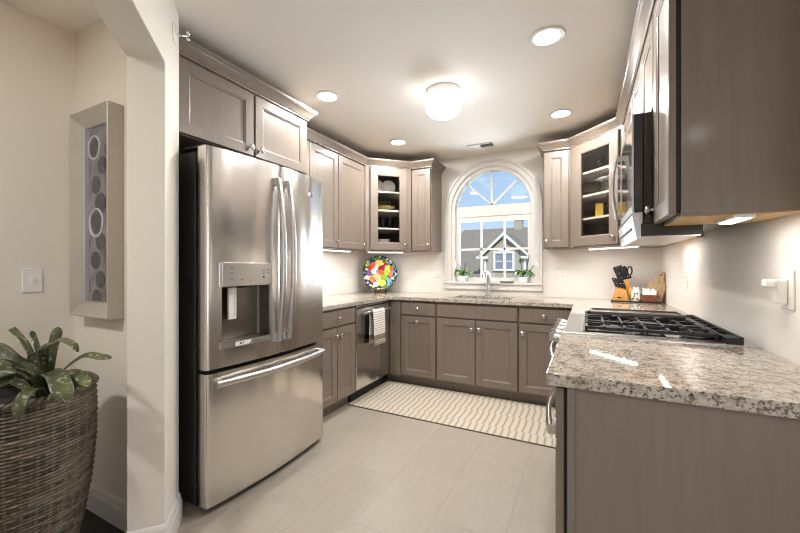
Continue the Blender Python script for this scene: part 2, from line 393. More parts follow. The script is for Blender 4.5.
def sweep(mb, path, prof, prev=None, nxt=None):
    """profile (offset to the right of travel, z) swept along a 2D path with mitred corners"""
    P = ([Vector(prev)] if prev else []) + [Vector(p) for p in path] + ([Vector(nxt)] if nxt else [])
    i0 = 1 if prev else 0; loops = []
    for i in range(i0, i0 + len(path)):
        a = (P[i] - P[i - 1]).normalized() if i > 0 else None
        b = (P[i + 1] - P[i]).normalized() if i < len(P) - 1 else None
        if a is None: a = b
        if b is None: b = a
        na, nb = Vector((a.y, -a.x)), Vector((b.y, -b.x)); m = (na + nb)
        m = m / max(.2, m.dot(na)) if m.length > 1e-6 else na
        loops.append([(P[i].x + m.x * o, P[i].y + m.y * o, z) for o, z in prof])
    return mb.loft(loops)

CZ = 2.45      # ceiling height
XL, XW, YW = -2.44, .59, 3.96
# ------------------------------------------------------------------ structure
def build_shell():
    # floors: tile in the kitchen and the room behind it, dark wood in the hall
    P0 = (-1.645, .874)
    kit = [(-2.56, 4.10), (4.1, 4.10), (4.1, -4.1), (-.54, -4.1), (-.54, -.185), P0, (-1.80, 1.022), (-2.56, 1.022)]
    hall = [(-2.56, 1.022), (-1.80, 1.022), P0, (-.54, -.185), (-.54, -4.1), (-2.56, -4.1)]
    struct(MB().plate(kit, [], lambda x, y: (x, y, -.06), lambda x, y: (x, y, 0)).build('floor', 'tile'))
    struct(MB().plate(hall, [], lambda x, y: (x, y, -.06), lambda x, y: (x, y, 0)).build('floor_hall', 'hallwood'))
    struct(MB().box(-2.56, 4.1, -4.1, 4.10, CZ, CZ + .12).build('ceiling', 'ceiling'))
    # back wall with the arched window opening
    cx, zs, r = -.92, 1.86, .45
    hole = [(cx - r, 1.03), (cx + r, 1.03)] + arc(cx, zs, r, 0, PI, 24)
    struct(MB().plate([(-2.56, 0), (XW + .12, 0), (XW + .12, CZ), (-2.56, CZ)], [hole], lambda x, z: (x, YW, z), lambda x, z: (x, YW + .13, z)).build('wall_back', 'wall'))
    struct(MB().box(XW, XW + .12, 1.0, YW, 0, CZ).build('wall_right', 'wall'))
    struct(MB().box(XL - .12, XL, 1.085, YW, 0, CZ).build('wall_left', 'wall'))
    # 45 degree wall with the opening to the hall
    f = F((-1.598, .925, 0), (.722, -.692), (-.692, -.722))
    poly = [(-.235, 0), (0, 0), (0, 2.095), (1.25, 2.095), (1.25, 0), (1.56, 0), (1.56, CZ), (-.235, CZ)]
    struct(MB().plate(poly, [], lambda a, c: f(a, 0, c), lambda a, c: f(a, .139, c)).build('wall_entry', 'hallwall', bev=.004))
    struct(MB().box(-2.53, -1.80, .93, 1.085, 0, CZ).build('wall_hall_back', 'hallwall'))
    struct(MB().box(-2.53, -2.41, -4.0, .93, 0, CZ).build('wall_hall_left', 'hallwall'))
    struct(MB().box(-.61, -.49, -4.0, -.17, 0, CZ).build('wall_passage', 'hallwall'))
    # room behind the camera
    dl, dr = .55, 3.25
    struct(MB().plate([(-2.53, 0), (4.1, 0), (4.1, CZ), (-2.53, CZ)], [[(dl, .02), (dr, .02), (dr, 2.2), (dl, 2.2)]], lambda x, z: (x, -4.0, z), lambda x, z: (x, -4.12, z)).build('wall_rear', 'wall'))
    struct(MB().plate([(-4.0, 0), (1.0, 0), (1.0, CZ), (-4.0, CZ)], [[(-2.9, .3), (.1, .3), (.1, 2.15), (-2.9, 2.15)]], lambda y, z: (4.0, y, z), lambda y, z: (4.12, y, z)).build('wall_living_side', 'wall'))
    w = struct(MB().plate([(-2.99, .21), (.19, .21), (.19, 2.24), (-2.99, 2.24)], [[(-2.85, .35), (-1.44, .35), (-1.44, 2.1), (-2.85, 2.1)], [(-1.36, .35), (.05, .35), (.05, 2.1), (-1.36, 2.1)]], lambda y, z: (4.02, y, z), lambda y, z: (3.97, y, z)).build('added_window_side', 'trim', bev=.004))  # unseen side window added to go with the side fill light
    MB().box(4.0, 4.006, -2.85, .05, .35, 2.1).build('pane', 'pane', w)  # pane of the added unseen side window
    struct(MB().box(XW + .12, 4.12, 1.0, 1.12, 0, CZ).build('wall_living_back', 'wall'))
    mb = MB(); mb.plate([(dl - .09, 0.0), (dr + .09, 0.0), (dr + .09, 2.29), (dl - .09, 2.29)], [[(dl + .05, .1), (1.87, .1), (1.87, 2.12), (dl + .05, 2.12)], [(1.95, .1), (dr - .05, .1), (dr - .05, 2.12), (1.95, 2.12)]], lambda x, z: (x, -4.02, z), lambda x, z: (x, -3.97, z))
    w = struct(mb.build('added_window_rear', 'trim', bev=.004))  # unseen rear window added for soft light from behind
    MB().box(dl + .05, dr - .05, -4.0, -3.994, .1, 2.12).build('pane', 'pane', w)
    # baseboards
    prof = [(0, 0), (.016, 0), (.016, .085), (.012, .098), (.010, .112), (.005, .122), (0, .128)]
    sweep_path = [(-2.41, -3.9), (-2.41, .93), (-1.802, .93), (-1.69, .822), (-1.598, .925), (-1.765, 1.085)]
    struct(sweep(MB(), sweep_path, prof).build('baseboard_hall', 'trim'))
    struct(sweep(MB(), [(XW + .12, 1.0), (4.0, 1.0), (4.0, -3.98)], prof).build('baseboard_living', 'trim'))
build_shell()

def build_window():
    cx, zs = -.92, 1.86
    def ring(ro, ri, zb, y0, y1, n=28):
        o = [(cx - ro, zb), ] + [(cx + ro, zb)] + arc(cx, zs, ro, 0, PI, n)
        i = [(cx + ri, zb), ] + [(cx - ri, zb)] + arc(cx, zs, ri, PI, 0, n)
        mb = MB()
        return o, i
    root = thing('window_1', 'white arched kitchen window with a fan light over the lower sash', 'window', (cx, YW, 1.03))
    root['kind'] = 'structure'
    # casing: flat arch on the wall with a stepped outer bead
    def arch(ro, ri, zb, y0, y1, name, m, bev=.003):
        pts = [(cx + ro, zb)] + arc(cx, zs, ro, 0, PI, 30) + [(cx - ro, zb), (cx - ri, zb)] + arc(cx, zs, ri, PI, 0, 30) + [(cx + ri, zb)]
        return MB().plate(pts, [], lambda x, z: (x, y0, z), lambda x, z: (x, y1, z)).build(name, m, root, bev=bev)
    arch(.522, .445, 1.05, YW - .022, YW, 'casing', 'trim')
    arch(.522, .494, 1.05, YW - .032, YW - .022, 'casing_bead', 'trim')
    arch(.449, .409, 1.035, YW - .004, YW + .11, 'jamb', 'trim', 0)
    # unit frame with fan light and lower sash holes
    yo, yi = YW + .07, YW + .035
    fan = [(cx - .398, 1.893), (cx + .398, 1.893)] + arc(cx, 1.866, .399, math.radians(4), math.radians(176), 26)[1:-1]
    outer = [(cx + .41, 1.036)] + arc(cx, zs, .41, 0, PI, 30) + [(cx - .41, 1.036)]
    sash = [(cx - .362, 1.10), (cx + .372, 1.10), (cx + .372, 1.722), (cx - .362, 1.722)]
    MB().plate(outer, [fan, sash], lambda x, z: (x, yi, z), lambda x, z: (x, yo, z)).build('frame', 'trim', root, bev=.004)
    MB().box(cx - .408, cx + .408, yi - .008, yi, 1.775, 1.783).build('transom_bead', 'trim', root)
    mb = MB()
    for x in (-1.04, -.787): mb.box(x - .011, x + .011, yi + .006, yi + .024, 1.10, 1.722)
    mb.box(cx - .362, cx + .372, yi + .006, yi + .024, 1.404, 1.426)
    for a in (45, 90, 135):
        f = F((cx - .005, yi + .006, 1.893), (1, 0), (0, 1)); ca, sa = math.cos(math.radians(a)), math.sin(math.radians(a))
        q = [(-.011 * sa, .011 * ca), (.011 * sa, -.011 * ca), (.394 * ca + .011 * sa, .372 * sa - .011 * ca), (.394 * ca - .011 * sa, .372 * sa + .011 * ca)]
        mb.prism(q, lambda x, z: f(x, 0, max(z, 0)), lambda x, z: f(x, .018, max(z, 0)))
    mb.build('muntin', 'trim', root)
    MB().plate(fan, [], lambda x, z: (x, yi + .018, z), lambda x, z: (x, yi + .022, z)).build('fan_pane', 'pane', root)
    MB().box(cx - .362, cx + .372, yi + .018, yi + .022, 1.10, 1.722).build('sash_pane', 'pane', root)
    # stool with a deep apron
    MB().box(cx - .525, cx + .525, YW - .045, YW + .035, 1.03, 1.055).build('sill', 'trim', root, bev=.006)
    MB().prism([(-.522, .972), (.522, .972), (.522, 1.03), (-.522, 1.03)], lambda x, z: (cx + x, YW - .03, z), lambda x, z: (cx + x, YW, z)).build('apron', 'trim', root, bev=.003)
    h = MB(); h.box(cx + .1, cx + .16, yi - .022, yi, 1.07, 1.083); h.build('crank_handle', 'white', root, bev=.003)
    MB().box(cx - .408, cx - .39, yi - .05, yi - .01, 1.2, 1.29).build('lock_lever', 'white', root, bev=.004)
build_window()

def build_outside():
    struct(MB().box(-60, 60, 4.6, 120, -3.3, -3.2).build('ground', 'grass'))
    h = thing('house', 'tan neighbouring house with a grey shingle roof and white trimmed gable', 'house', (-3.8, 20, -3.2))
    MB().box(-7.4, 8, 19.6, 27, -3.2, .7).build('wall', 'siding', h)
    # main roof: hipped at its left end
    mb = MB()
    e0, e1, r0, r1 = (-8.3, 18.9, .45), (9, 18.9, .45), (-7.2, 23.3, 3.62), (9, 23.3, 3.62)
    b0, b1 = (-8.3, 27.7, .45), (9, 27.7, .45)
    v = [mb.v(p) for p in (e0, e1, r1, r0, b0, b1)]
    mb.face([v[0], v[1], v[2], v[3]]); mb.face([v[4], v[0], v[3]]); mb.face([v[5], v[4], v[3], v[2]]); mb.face([v[1], v[5], v[2]]); mb.face([v[0], v[4], v[5], v[1]])
    mb.build('roof', 'roof', h)
    # gable dormer
    ax, az = -3.70, 2.89
    gl, gr, gz = -4.83, -2.54, 1.78
    g = MB(); g.prism([(gl + .12, -3.2), (gr - .12, -3.2), (gr - .12, gz), (ax, az - .12), (gl + .12, gz)], lambda x, z: (x, 18.75, z), lambda x, z: (x, 22, z)); g.build('gable_wall', 'siding', h)
    rf = MB(); rf.prism([(gl - .06, gz - .07), (ax, az), (gr + .06, gz - .07), (gr + .06, gz + .02), (ax, az + .1), (gl - .06, gz + .02)], lambda x, z: (x, 18.6, z), lambda x, z: (x, 22.4, z)); rf.build('gable_roof', 'roof', h)
    t = MB(); t.prism([(gl - .1, gz - .14), (ax, az - .12), (gr + .1, gz - .14), (gr + .1, gz + .0), (ax, az + .06), (gl - .1, gz + .0)], lambda x, z: (x, 18.5, z), lambda x, z: (x, 18.6, z))
    t.box(gl - .25, gl + .35, 18.5, 18.7, gz - .16, gz - .04); t.box(gr - .35, gr + .25, 18.5, 18.7, gz - .16, gz - .04)
    t.box(gl + .1, gl + .22, 18.68, 18.75, -3.2, gz - .1); t.box(gr - .22, gr - .1, 18.68, 18.75, -3.2, gz - .1)
    t.build('bargeboard', 'exttrim', h)
    wf = MB().plate([(-4.23, 1.0), (-3.19, 1.0), (-3.19, 1.98), (-4.23, 1.98)], [[(-4.13, 1.1), (-3.75, 1.1), (-3.75, 1.88), (-4.13, 1.88)], [(-3.67, 1.1), (-3.29, 1.1), (-3.29, 1.88), (-3.67, 1.88)]], lambda x, z: (x, 18.64, z), lambda x, z: (x, 18.75, z)).build('window', 'exttrim', h)
    MB().box(-4.14, -3.28, 18.70, 18.73, 1.09, 1.89).build('pane', 'extpane', wf)
    m = MB(); m.box(-4.13, -3.29, 18.68, 18.70, 1.47, 1.51); m.build('meeting_rail', 'exttrim', wf)
    MB().prism([(-3.95, 2.0)] + [(-3.7 + .26 * math.cos(a), 2.0 + .18 * math.sin(a)) for a in [PI - i * PI / 8 for i in range(9)]], lambda x, z: (x, 18.68, z), lambda x, z: (x, 18.75, z)).build('arch_ornament', 'exttrim', h)
    c = MB(); c.box(-3.98, -3.5, 23.1, 23.6, 3.2, 4.05); c.build('chimney', 'siding', h)
    MB().box(-4.03, -3.45, 23.05, 23.65, 4.05, 4.15).build('chimney_cap', 'exttrim', h)
build_outside()

# ------------------------------------------------------------------ cabinet pieces
def door_mesh(mb, f, a0, a1, c0, c1, t=.02, fw=.058, panel=True):
    """shaker door in frame f: back at b=0, front at b=t, with a bead and recessed panel"""
    def rect(i, b): return [f(a0 + i, b, c0 + i), f(a1 - i, b, c0 + i), f(a1 - i, b, c1 - i), f(a0 + i, b, c1 - i)]
    loops = [rect(0, 0), rect(0, t - .003), rect(.003, t), rect(fw, t), rect(fw + .003, t - .003), rect(fw + .010, t - .005), rect(fw + .012, t - .009)]
    if panel: mb.loft(loops)
    else:
        loops += [rect(fw + .012, 0)]
        mb.loft(loops, True, False, False)
        n = [[mb.v(p) for p in rect(0, 0)], [mb.v(p) for p in rect(fw + .012, 0)]]
        for i in range(4): mb.face([n[0][i], n[0][(i + 1) % 4], n[1][(i + 1) % 4], n[1][i]])
    return mb
def slab_mesh(mb, f, a0, a1, c0, c1, t=.02):
    def rect(i, b): return [f(a0 + i, b, c0 + i), f(a1 - i, b, c0 + i), f(a1 - i, b, c1 - i), f(a0 + i, b, c1 - i)]
    return mb.loft([rect(0, 0), rect(0, t - .005), rect(.007, t)])
def knob(f, a, b, c, parent):
    mb = MB(); p = f(a, b, c)
    mb.lathe([(.010, 0), (.010, .002), (.0065, .004), (.006, .014), (.011, .018), (.0175, .022), (.0185, .027), (.0155, .031), (.008, .0335), (0, .034)], p, 14, d=f.n)
    return mb.build('knob', 'nickel', parent, smooth=True)
def door(f, a0, a1, c0, c1, parent, kn=None, glass=False, fw=.058, name='door'):
    mb = door_mesh(MB(), f, a0, a1, c0, c1, fw=fw, panel=not glass)
    o = mb.build(name, 'cab', parent)
    if glass:
        i = fw + .010
        MB().box(a0 + i, a1 - i, .006, .010, c0 + i, c1 - i, f).build('glass_pane', 'cabglass', o)
    if kn: knob(f, kn[0], .02, kn[1], o)
    return o
def drawer(f, a0, a1, c0, c1, parent, kn=True, name='drawer_front'):
    o = slab_mesh(MB(), f, a0, a1, c0, c1).build(name, 'cab', parent)
    if kn: knob(f, (a0 + a1) / 2 if kn is True else kn, .02, (c0 + c1) / 2, o)
    return o
CROWN = [(0, 2.293), (.006, 2.293), (.006, 2.302), (.012, 2.306), (.015, 2.312), (.024, 2.324), (.036, 2.338), (.042, 2.342), (.046, 2.350), (.050, 2.352), (.050, 2.366), (0, 2.366)]
ZB, ZT = 1.39, 2.297
def crown(path, parent, prev=None, nxt=None):
    return sweep(MB(), path, CROWN, prev, nxt).build('crown_molding', 'cab', parent)
def led(name, p0, p1, label, z=ZB, w=.034, k=1.0):
    """slim light bar screwed under a cabinet"""
    p0, p1 = Vector(p0), Vector(p1); L = (p1 - p0).length; mid = (p0 + p1) / 2
    t = thing('under_cabinet_light', label, 'under cabinet light', (mid.x, mid.y, z), 'under cabinet light bars')
    d = (p1 - p0).normalized(); f = F((mid.x, mid.y, z), (d.x, d.y), (d.y, -d.x))
    MB().box(-L / 2, L / 2, -w / 2, w / 2, -.012, -.0005, f).build('housing', 'white', t, bev=.002)
    MB().box(-L / 2 + .012, L / 2 - .012, -w / 2 + .009, w / 2 - .009, -.015, -.0122, f).build('diffuser', 'ledon', t)
    lamp('led_light', 'AREA', (mid.x, mid.y, z - .018), k * P_LED * L / .45, SOFT, (0, 0, math.atan2(d.y, d.x)), t, shape='RECTANGLE', size=L * .95, size_y=.012)
    return t

# ------------------------------------------------------------------ upper cabinets
def uppers():
    fL = F((-2.105, 0, 0), (0, 1), (1, 0)); BB = [(-2.44, 0)]
    # left wall pair of doors
    t = thing('wall_cabinet', 'two-door taupe upper cabinet on the left wall just beyond the refrigerator', 'wall cabinet', (-2.285, 2.66, ZB))
    MB().box(-2.438, -2.105, 2.08, 3.265, ZB, ZT).build('body', 'cab', t, bev=.0015)
    door(fL, 2.40, 2.792, ZB + .008, ZT - .015, t, (2.77, 1.455))
    door(fL, 2.80, 3.252, ZB + .008, ZT - .015, t, (3.225, 1.455))
    door(fL, 2.090, 2.392, ZB + .008, ZT - .015, t, (2.12, 1.455))
    crown([(-2.087, 2.078), (-2.087, 3.268)], t, nxt=(-1.724, 3.632))
    # corner cabinets with glass doors
    def corner(sx, name, label, cx):
        # sx=+1: left corner, mirrored for the right one
        def X(x): return x if sx > 0 else -1.859 - x + .009 if False else x
        if sx > 0:
            A, B, C, D, E = (-1.726, 3.958), (-1.726, 3.63), (-2.087, 3.267), (-2.438, 3.267), (-2.438, 3.958)
            f = F((C[0], C[1], 0), (1, 1), (1, -1))
        else:
            A, B, C, D, E = (-.133, 3.958), (-.133, 3.63), (.262, 3.235), (.588, 3.235), (.588, 3.958)
            f = F((B[0], B[1], 0), (1, -1), (-1, -1))
        Lf = (Vector(B) - Vector(C)).length
        t = thing('corner_cabinet', label, 'wall cabinet', ((A[0] + D[0]) / 2, (A[1] + D[1]) / 2 + .1, ZB))
        pent = [A, B, C, D, E]
        mb = MB()
        for z0, z1 in ((ZB, ZB + .018), (ZT - .018, ZT)): mb.prism(pent, lambda x, y: (x, y, z0), lambda x, y: (x, y, z1))
        def slab(p, q, th):
            p, q = Vector(p), Vector(q); d = (q - p).normalized(); n = Vector((-d.y, d.x))
            cc = Vector((sum(a[0] for a in pent) / 5, sum(a[1] for a in pent) / 5))
            if n.dot(cc - p) < 0: n = -n
            g = F((p.x, p.y, 0), (d.x, d.y), (n.x, n.y)); mb.box(0, (q - p).length, 0, th, ZB + .018, ZT - .018, g)
        slab(A, B, .018); slab(C, D, .018); slab(D, E, .012); slab(E, A, .012)
        mb.build('body', 'cab', t)
        ff = MB().plate([(0, ZB), (Lf, ZB), (Lf, ZT), (0, ZT)], [[(.085, ZB + .05), (Lf - .085, ZB + .05), (Lf - .085, ZT - .05), (.085, ZT - .05)]], lambda a, c: f(a, -.02, c), lambda a, c: f(a, -.001, c))
        ff.build('face_frame', 'cab', t, bev=.001)
        ins = MB()
        for z in (1.643, 1.84, 2.04):
            cc = Vector((sum(a[0] for a in pent) / 5, sum(a[1] for a in pent) / 5))
            q = [tuple(Vector(p) + (cc - Vector(p)) * .085) for p in pent]
            ins = MB(); ins.prism(q, lambda x, y: (x, y, z - .018), lambda x, y: (x, y, z)); ins.build('shelf', 'shelf', t, bev=.001)
        kx = Lf - .08 if sx > 0 else Lf - .085
        door(f, .05, Lf - .05, ZB + .008, ZT - .015, t, (kx, 1.455), True, fw=.075)
        if sx > 0: crown([(C[0] + .0, C[1]), B], t, prev=(-2.087, 2.5), nxt=(-1.5, 3.63))
        else: crown([B, C], t, prev=(-.363, 3.63), nxt=(.262, 2.6))
        return t
    corner(1, '', 'left corner glass-door cabinet holding bowls and tumblers, diagonal between left and window walls', -2.1)
    corner(-1, '', 'right corner glass-door cabinet holding platters and jugs, diagonal beside the microwave', .25)
    fB = F((0, 3.65, 0), (1, 0), (0, -1))
    t = thing('wall_cabinet', 'narrow one-door taupe upper cabinet immediately left of the arched window', 'wall cabinet', (-1.605, 3.8, ZB))
    MB().box(-1.722, -1.489, 3.65, 3.958, ZB, ZT).build('body', 'cab', t, bev=.0015)
    door(fB, -1.716, -1.497, ZB + .008, ZT - .015, t, (-1.52, 1.455))
    crown([(-1.726, 3.63), (-1.487, 3.63), (-1.487, 3.956)], t, prev=(-2.087, 3.267))
    t = thing('wall_cabinet', 'narrow one-door taupe upper cabinet immediately right of the arched window', 'wall cabinet', (-.25, 3.8, ZB))
    MB().box(-.361, -.137, 3.65, 3.958, ZB, ZT).build('body', 'cab', t, bev=.0015)
    door(fB, -.354, -.145, ZB + .008, ZT - .015, t, (-.332, 1.455))
    crown([(-.363, 3.956), (-.363, 3.63), (-.133, 3.63)], t, nxt=(.262, 3.235))
    # right wall
    fR = F((.266, 0, 0), (0, -1), (-1, 0))
    t = thing('wall_cabinet', 'taupe upper cabinet on right wall between microwave and corner glass cabinet', 'wall cabinet', (.42, 2.92, ZB))
    MB().box(.266, .588, 2.612, 3.231, ZB + .004, ZT).build('body', 'cab', t, bev=.0015)
    MB().box(.27, .584, 2.618, 3.225, ZB - .001, ZB + .0035).build('underside', 'rawwood', t)
    door(fR, -3.221, -2.926, ZB + .008, ZT - .015, t, (-2.95, 1.455)); door(fR, -2.916, -2.622, ZB + .008, ZT - .015, t, (-2.892, 1.455))
    crown([(.247, 3.235), (.247, 2.608)], t, prev=(-.133, 3.604))
    t = thing('wall_cabinet', 'short two-door taupe cabinet directly above the microwave', 'wall cabinet', (.42, 2.22, 1.885))
    MB().box(.266, .588, 1.836, 2.608, 1.885, ZT).build('body', 'cab', t, bev=.0015)
    door(fR, -2.598, -2.227, 1.893, ZT - .015, t, (-2.25, 1.94)); door(fR, -2.217, -1.846, 1.893, ZT - .015, t, (-2.19, 1.94))
    crown([(.247, 2.608), (.247, 1.834)], t)
    t = thing('wall_cabinet', 'taupe upper cabinet with a blank side panel at near end of right wall', 'wall cabinet', (.42, 1.63, ZB))
    MB().box(.280, .588, 1.512, 1.832, ZB + .004, ZT).build('body', 'cab', t, bev=.0015)
    MB().box(.284, .584, 1.518, 1.828, ZB - .001, ZB + .0035).build('underside', 'rawwood', t)
    MB().box(.280, .300, 1.5065, 1.5115, ZB + .002, ZT).box(.300, .588, 1.509, 1.5115, ZB + .002, ZT).build('end_panel', 'cab', t)
    MB().box(.2665, .2795, 1.516, 1.828, ZB + .012, ZT - .02).build('gap_shade_strip', 'black', t)  # black strip paints in the shade between door and body
    d = door(fR, -1.824, -1.508, ZB + .008, ZT - .015, t, (-1.795, 1.455))
    crown([(.247, 1.834), (.247, 1.509), (.588, 1.509)], t)
    # over the refrigerator
    fO = F((-1.846, 0, 0), (0, 1), (1, 0))
    t = thing('wall_cabinet', 'deep two-door taupe cabinet above the stainless refrigerator', 'wall cabinet', (-2.1, 1.59, 1.9))
    MB().box(-2.438, -1.846, 1.10, 2.074, 1.897, ZT).build('body', 'cab', t, bev=.0015)
    door(fO, 1.118, 1.588, 1.903, ZT - .012, t, (1.556, 1.948)); door(fO, 1.600, 2.066, 1.903, ZT - .012, t, (1.632, 1.948))
    crown([(-1.826, 1.09), (-1.826, 2.076), (-2.10, 2.076)], t)
    p = MB().box(-2.438, -1.846, 2.0745, 2.0775, 0, ZT)
    tag(p.build('refrigerator_end_panel', 'cab'), 'tall thin taupe panel between refrigerator and base cabinet', 'panel')
    # light bars
    led('l', (-2.2, 2.5), (-2.2, 3.15), 'light bar under the two-door cabinet on the left wall')
    led('l', (-2.12, 3.36), (-1.83, 3.65), 'light bar under the left corner glass-door cabinet')
    led('l', (.02, 3.72), (.36, 3.38), 'light bar under the right corner glass-door cabinet')
    led('l', (.46, 2.68), (.46, 3.1), 'light bar under the cabinet between microwave and right corner', k=.4)
    led('l', (.445, 1.52), (.445, 1.71), 'light bar under the nearest cabinet on the right wall', w=.055, k=.5)
uppers()

# ------------------------------------------------------------------ base cabinets, worktops
ZD0, ZD1, ZW0, ZW1 = .72, .862, .879, .915
def bases():
    fL = F((-1.84, 0, 0), (0, 1), (1, 0)); fB = F((0, 3.36, 0), (1, 0), (0, -1))
    t = thing('base_cabinet', 'taupe base cabinet with one drawer over two doors beside refrigerator', 'base cabinet', (-2.14, 2.39, 0))
    MB().box(-2.438, -1.84, 2.082, 2.697, .10, .878).build('body', 'cab', t, bev=.0015)
    MB().box(-2.438, -1.905, 2.082, 2.697, 0, .0995).build('toe_kick', 'cab', t)
    drawer(fL, 2.165, 2.690, ZD0 + .01, ZD1, t)
    door(fL, 2.165, 2.424, .115, ZD0 - .002, t, (2.397, .655)); door(fL, 2.431, 2.690, .115, ZD0 - .002, t, (2.458, .655))
    # blind corner and the run under the window
    t = thing('base_cabinet', 'taupe base cabinet left of the sink with drawer over single pull-out door', 'base cabinet', (-1.6, 3.66, 0))
    MB().box(-1.838, -1.318, 3.36, 3.956, .10, .878).build('body', 'cab', t, bev=.0015)
    MB().box(-1.905, -1.318, 3.425, 3.956, 0, .0995).build('toe_kick', 'cab', t)
    MB().box(-1.838, -1.712, 3.345, 3.3595, .10, .878).build('corner_filler', 'cab', t, bev=.001)
    drawer(fB, -1.700, -1.324, ZD0 + .01, ZD1, t); door(fB, -1.700, -1.324, .115, ZD0 - .002, t, (-1.512, .668))
    t = thing('base_cabinet', 'wide taupe sink cabinet under the window with a blank panel over two doors', 'base cabinet', (-.925, 3.66, 0))
    MB().box(-1.316, -.540, 3.36, 3.956, .10, .64).box(-1.316, -1.296, 3.36, 3.956, .64, .878).box(-.560, -.540, 3.36, 3.956, .64, .878).box(-1.296, -.560, 3.36, 3.38, .64, .878).build('body', 'cab', t)
    MB().box(-1.316, -.540, 3.425, 3.956, 0, .0995).build('toe_kick', 'cab', t)
    drawer(fB, -1.306, -.546, ZD0 + .01, ZD1, t, None, 'false_front')
    door(fB, -1.306, -.929, .115, ZD0 - .002, t, (-.962, .635)); door(fB, -.922, -.546, .115, ZD0 - .002, t, (-.889, .635))
    t = thing('base_cabinet', 'taupe base cabinet right of the sink with one drawer and door', 'base cabinet', (-.3, 3.66, 0))
    MB().box(-.538, -.052, 3.36, 3.956, .10, .878).build('body', 'cab', t, bev=.0015)
    MB().box(-.538, -.01, 3.425, 3.956, 0, .0995).build('toe_kick', 'cab', t)
    drawer(fB, -.530, -.115, ZD0 + .01, ZD1, t); door(fB, -.530, -.115, .115, ZD0 - .002, t, (-.498, .635))
    fR = F((-.05, 0, 0), (0, -1), (-1, 0))
    t = thing('base_cabinet', 'taupe corner base cabinet between the range and the window wall', 'base cabinet', (.25, 3.2, 0))
    MB().box(-.05, .588, 2.612, 3.956, .10, .878).build('body', 'cab', t, bev=.0015)
    MB().box(.015, .588, 2.612, 3.42, 0, .0995).build('toe_kick', 'cab', t)
    drawer(fR, -3.2, -2.622, ZD0 + .01, ZD1, t); door(fR, -3.2, -2.622, .115, ZD0 - .002, t, (-2.66, .635))
    # near end: tall panel and the undercounter appliance with its own fronted door
    t = thing('end_panel', 'wide taupe panel closing the near end of the right-hand counter', 'cabinet panel', (.27, 1.17, 0))
    MB().box(-.050, .588, 1.150, 1.160, 0, .878).build('panel', 'cab', t)
    MB().box(-.050, -.030, 1.1465, 1.1498, 0, .878).build('stile', 'cab', t, bev=.001)
    t = thing('undercounter_appliance', 'taupe-fronted undercounter appliance with bowed chrome handle beside the range', 'appliance', (.25, 1.5, 0))
    MB().box(-.049, .58, 1.182, 1.832, .09, .872).build('body', 'case', t)
    MB().box(.0, .58, 1.182, 1.832, .0, .0895).build('toe_kick', 'black', t)
    MB().box(-.058, -.050, 1.165, 1.828, .10, .866).build('gasket', 'black', t)
    d = MB().box(-.082, -.0585, 1.1615, 1.828, .105, .868).build('door', 'cab', t, bev=.002)
    bowed(d, 1.275, 1.76, .695, -.082, .045)
    for q in ((-.088, -.079, 1.155, 1.161, .700, .720), (-.086, -.079, 1.155, 1.161, .772, .780)): plab(MB().box(*q).build('latch', 'white', d, bev=.002), 'small white safety latch')
def bowed(parent, y0, y1, z, x, out, name='handle', m='chrome'):
    """bowed bar along y in front of plane x (front faces -x), with two end blocks"""
    mb = MB(); n = 16; pts = []
    for i in range(n + 1):
        s = i / n; pts.append((x - out * (.55 + .45 * math.sin(PI * s)), y0 + (y1 - y0) * s, z))
    mb.tube(pts, .0145, 10, flat=(1.25, .7), up=(0, 0, 1))
    for y in (y0 + .012, y1 - .012): mb.box(x - out * .62, x - .0005, y - .013, y + .013, z - .014, z + .014)
    return mb.build(name, m, parent, smooth=True)
bases()

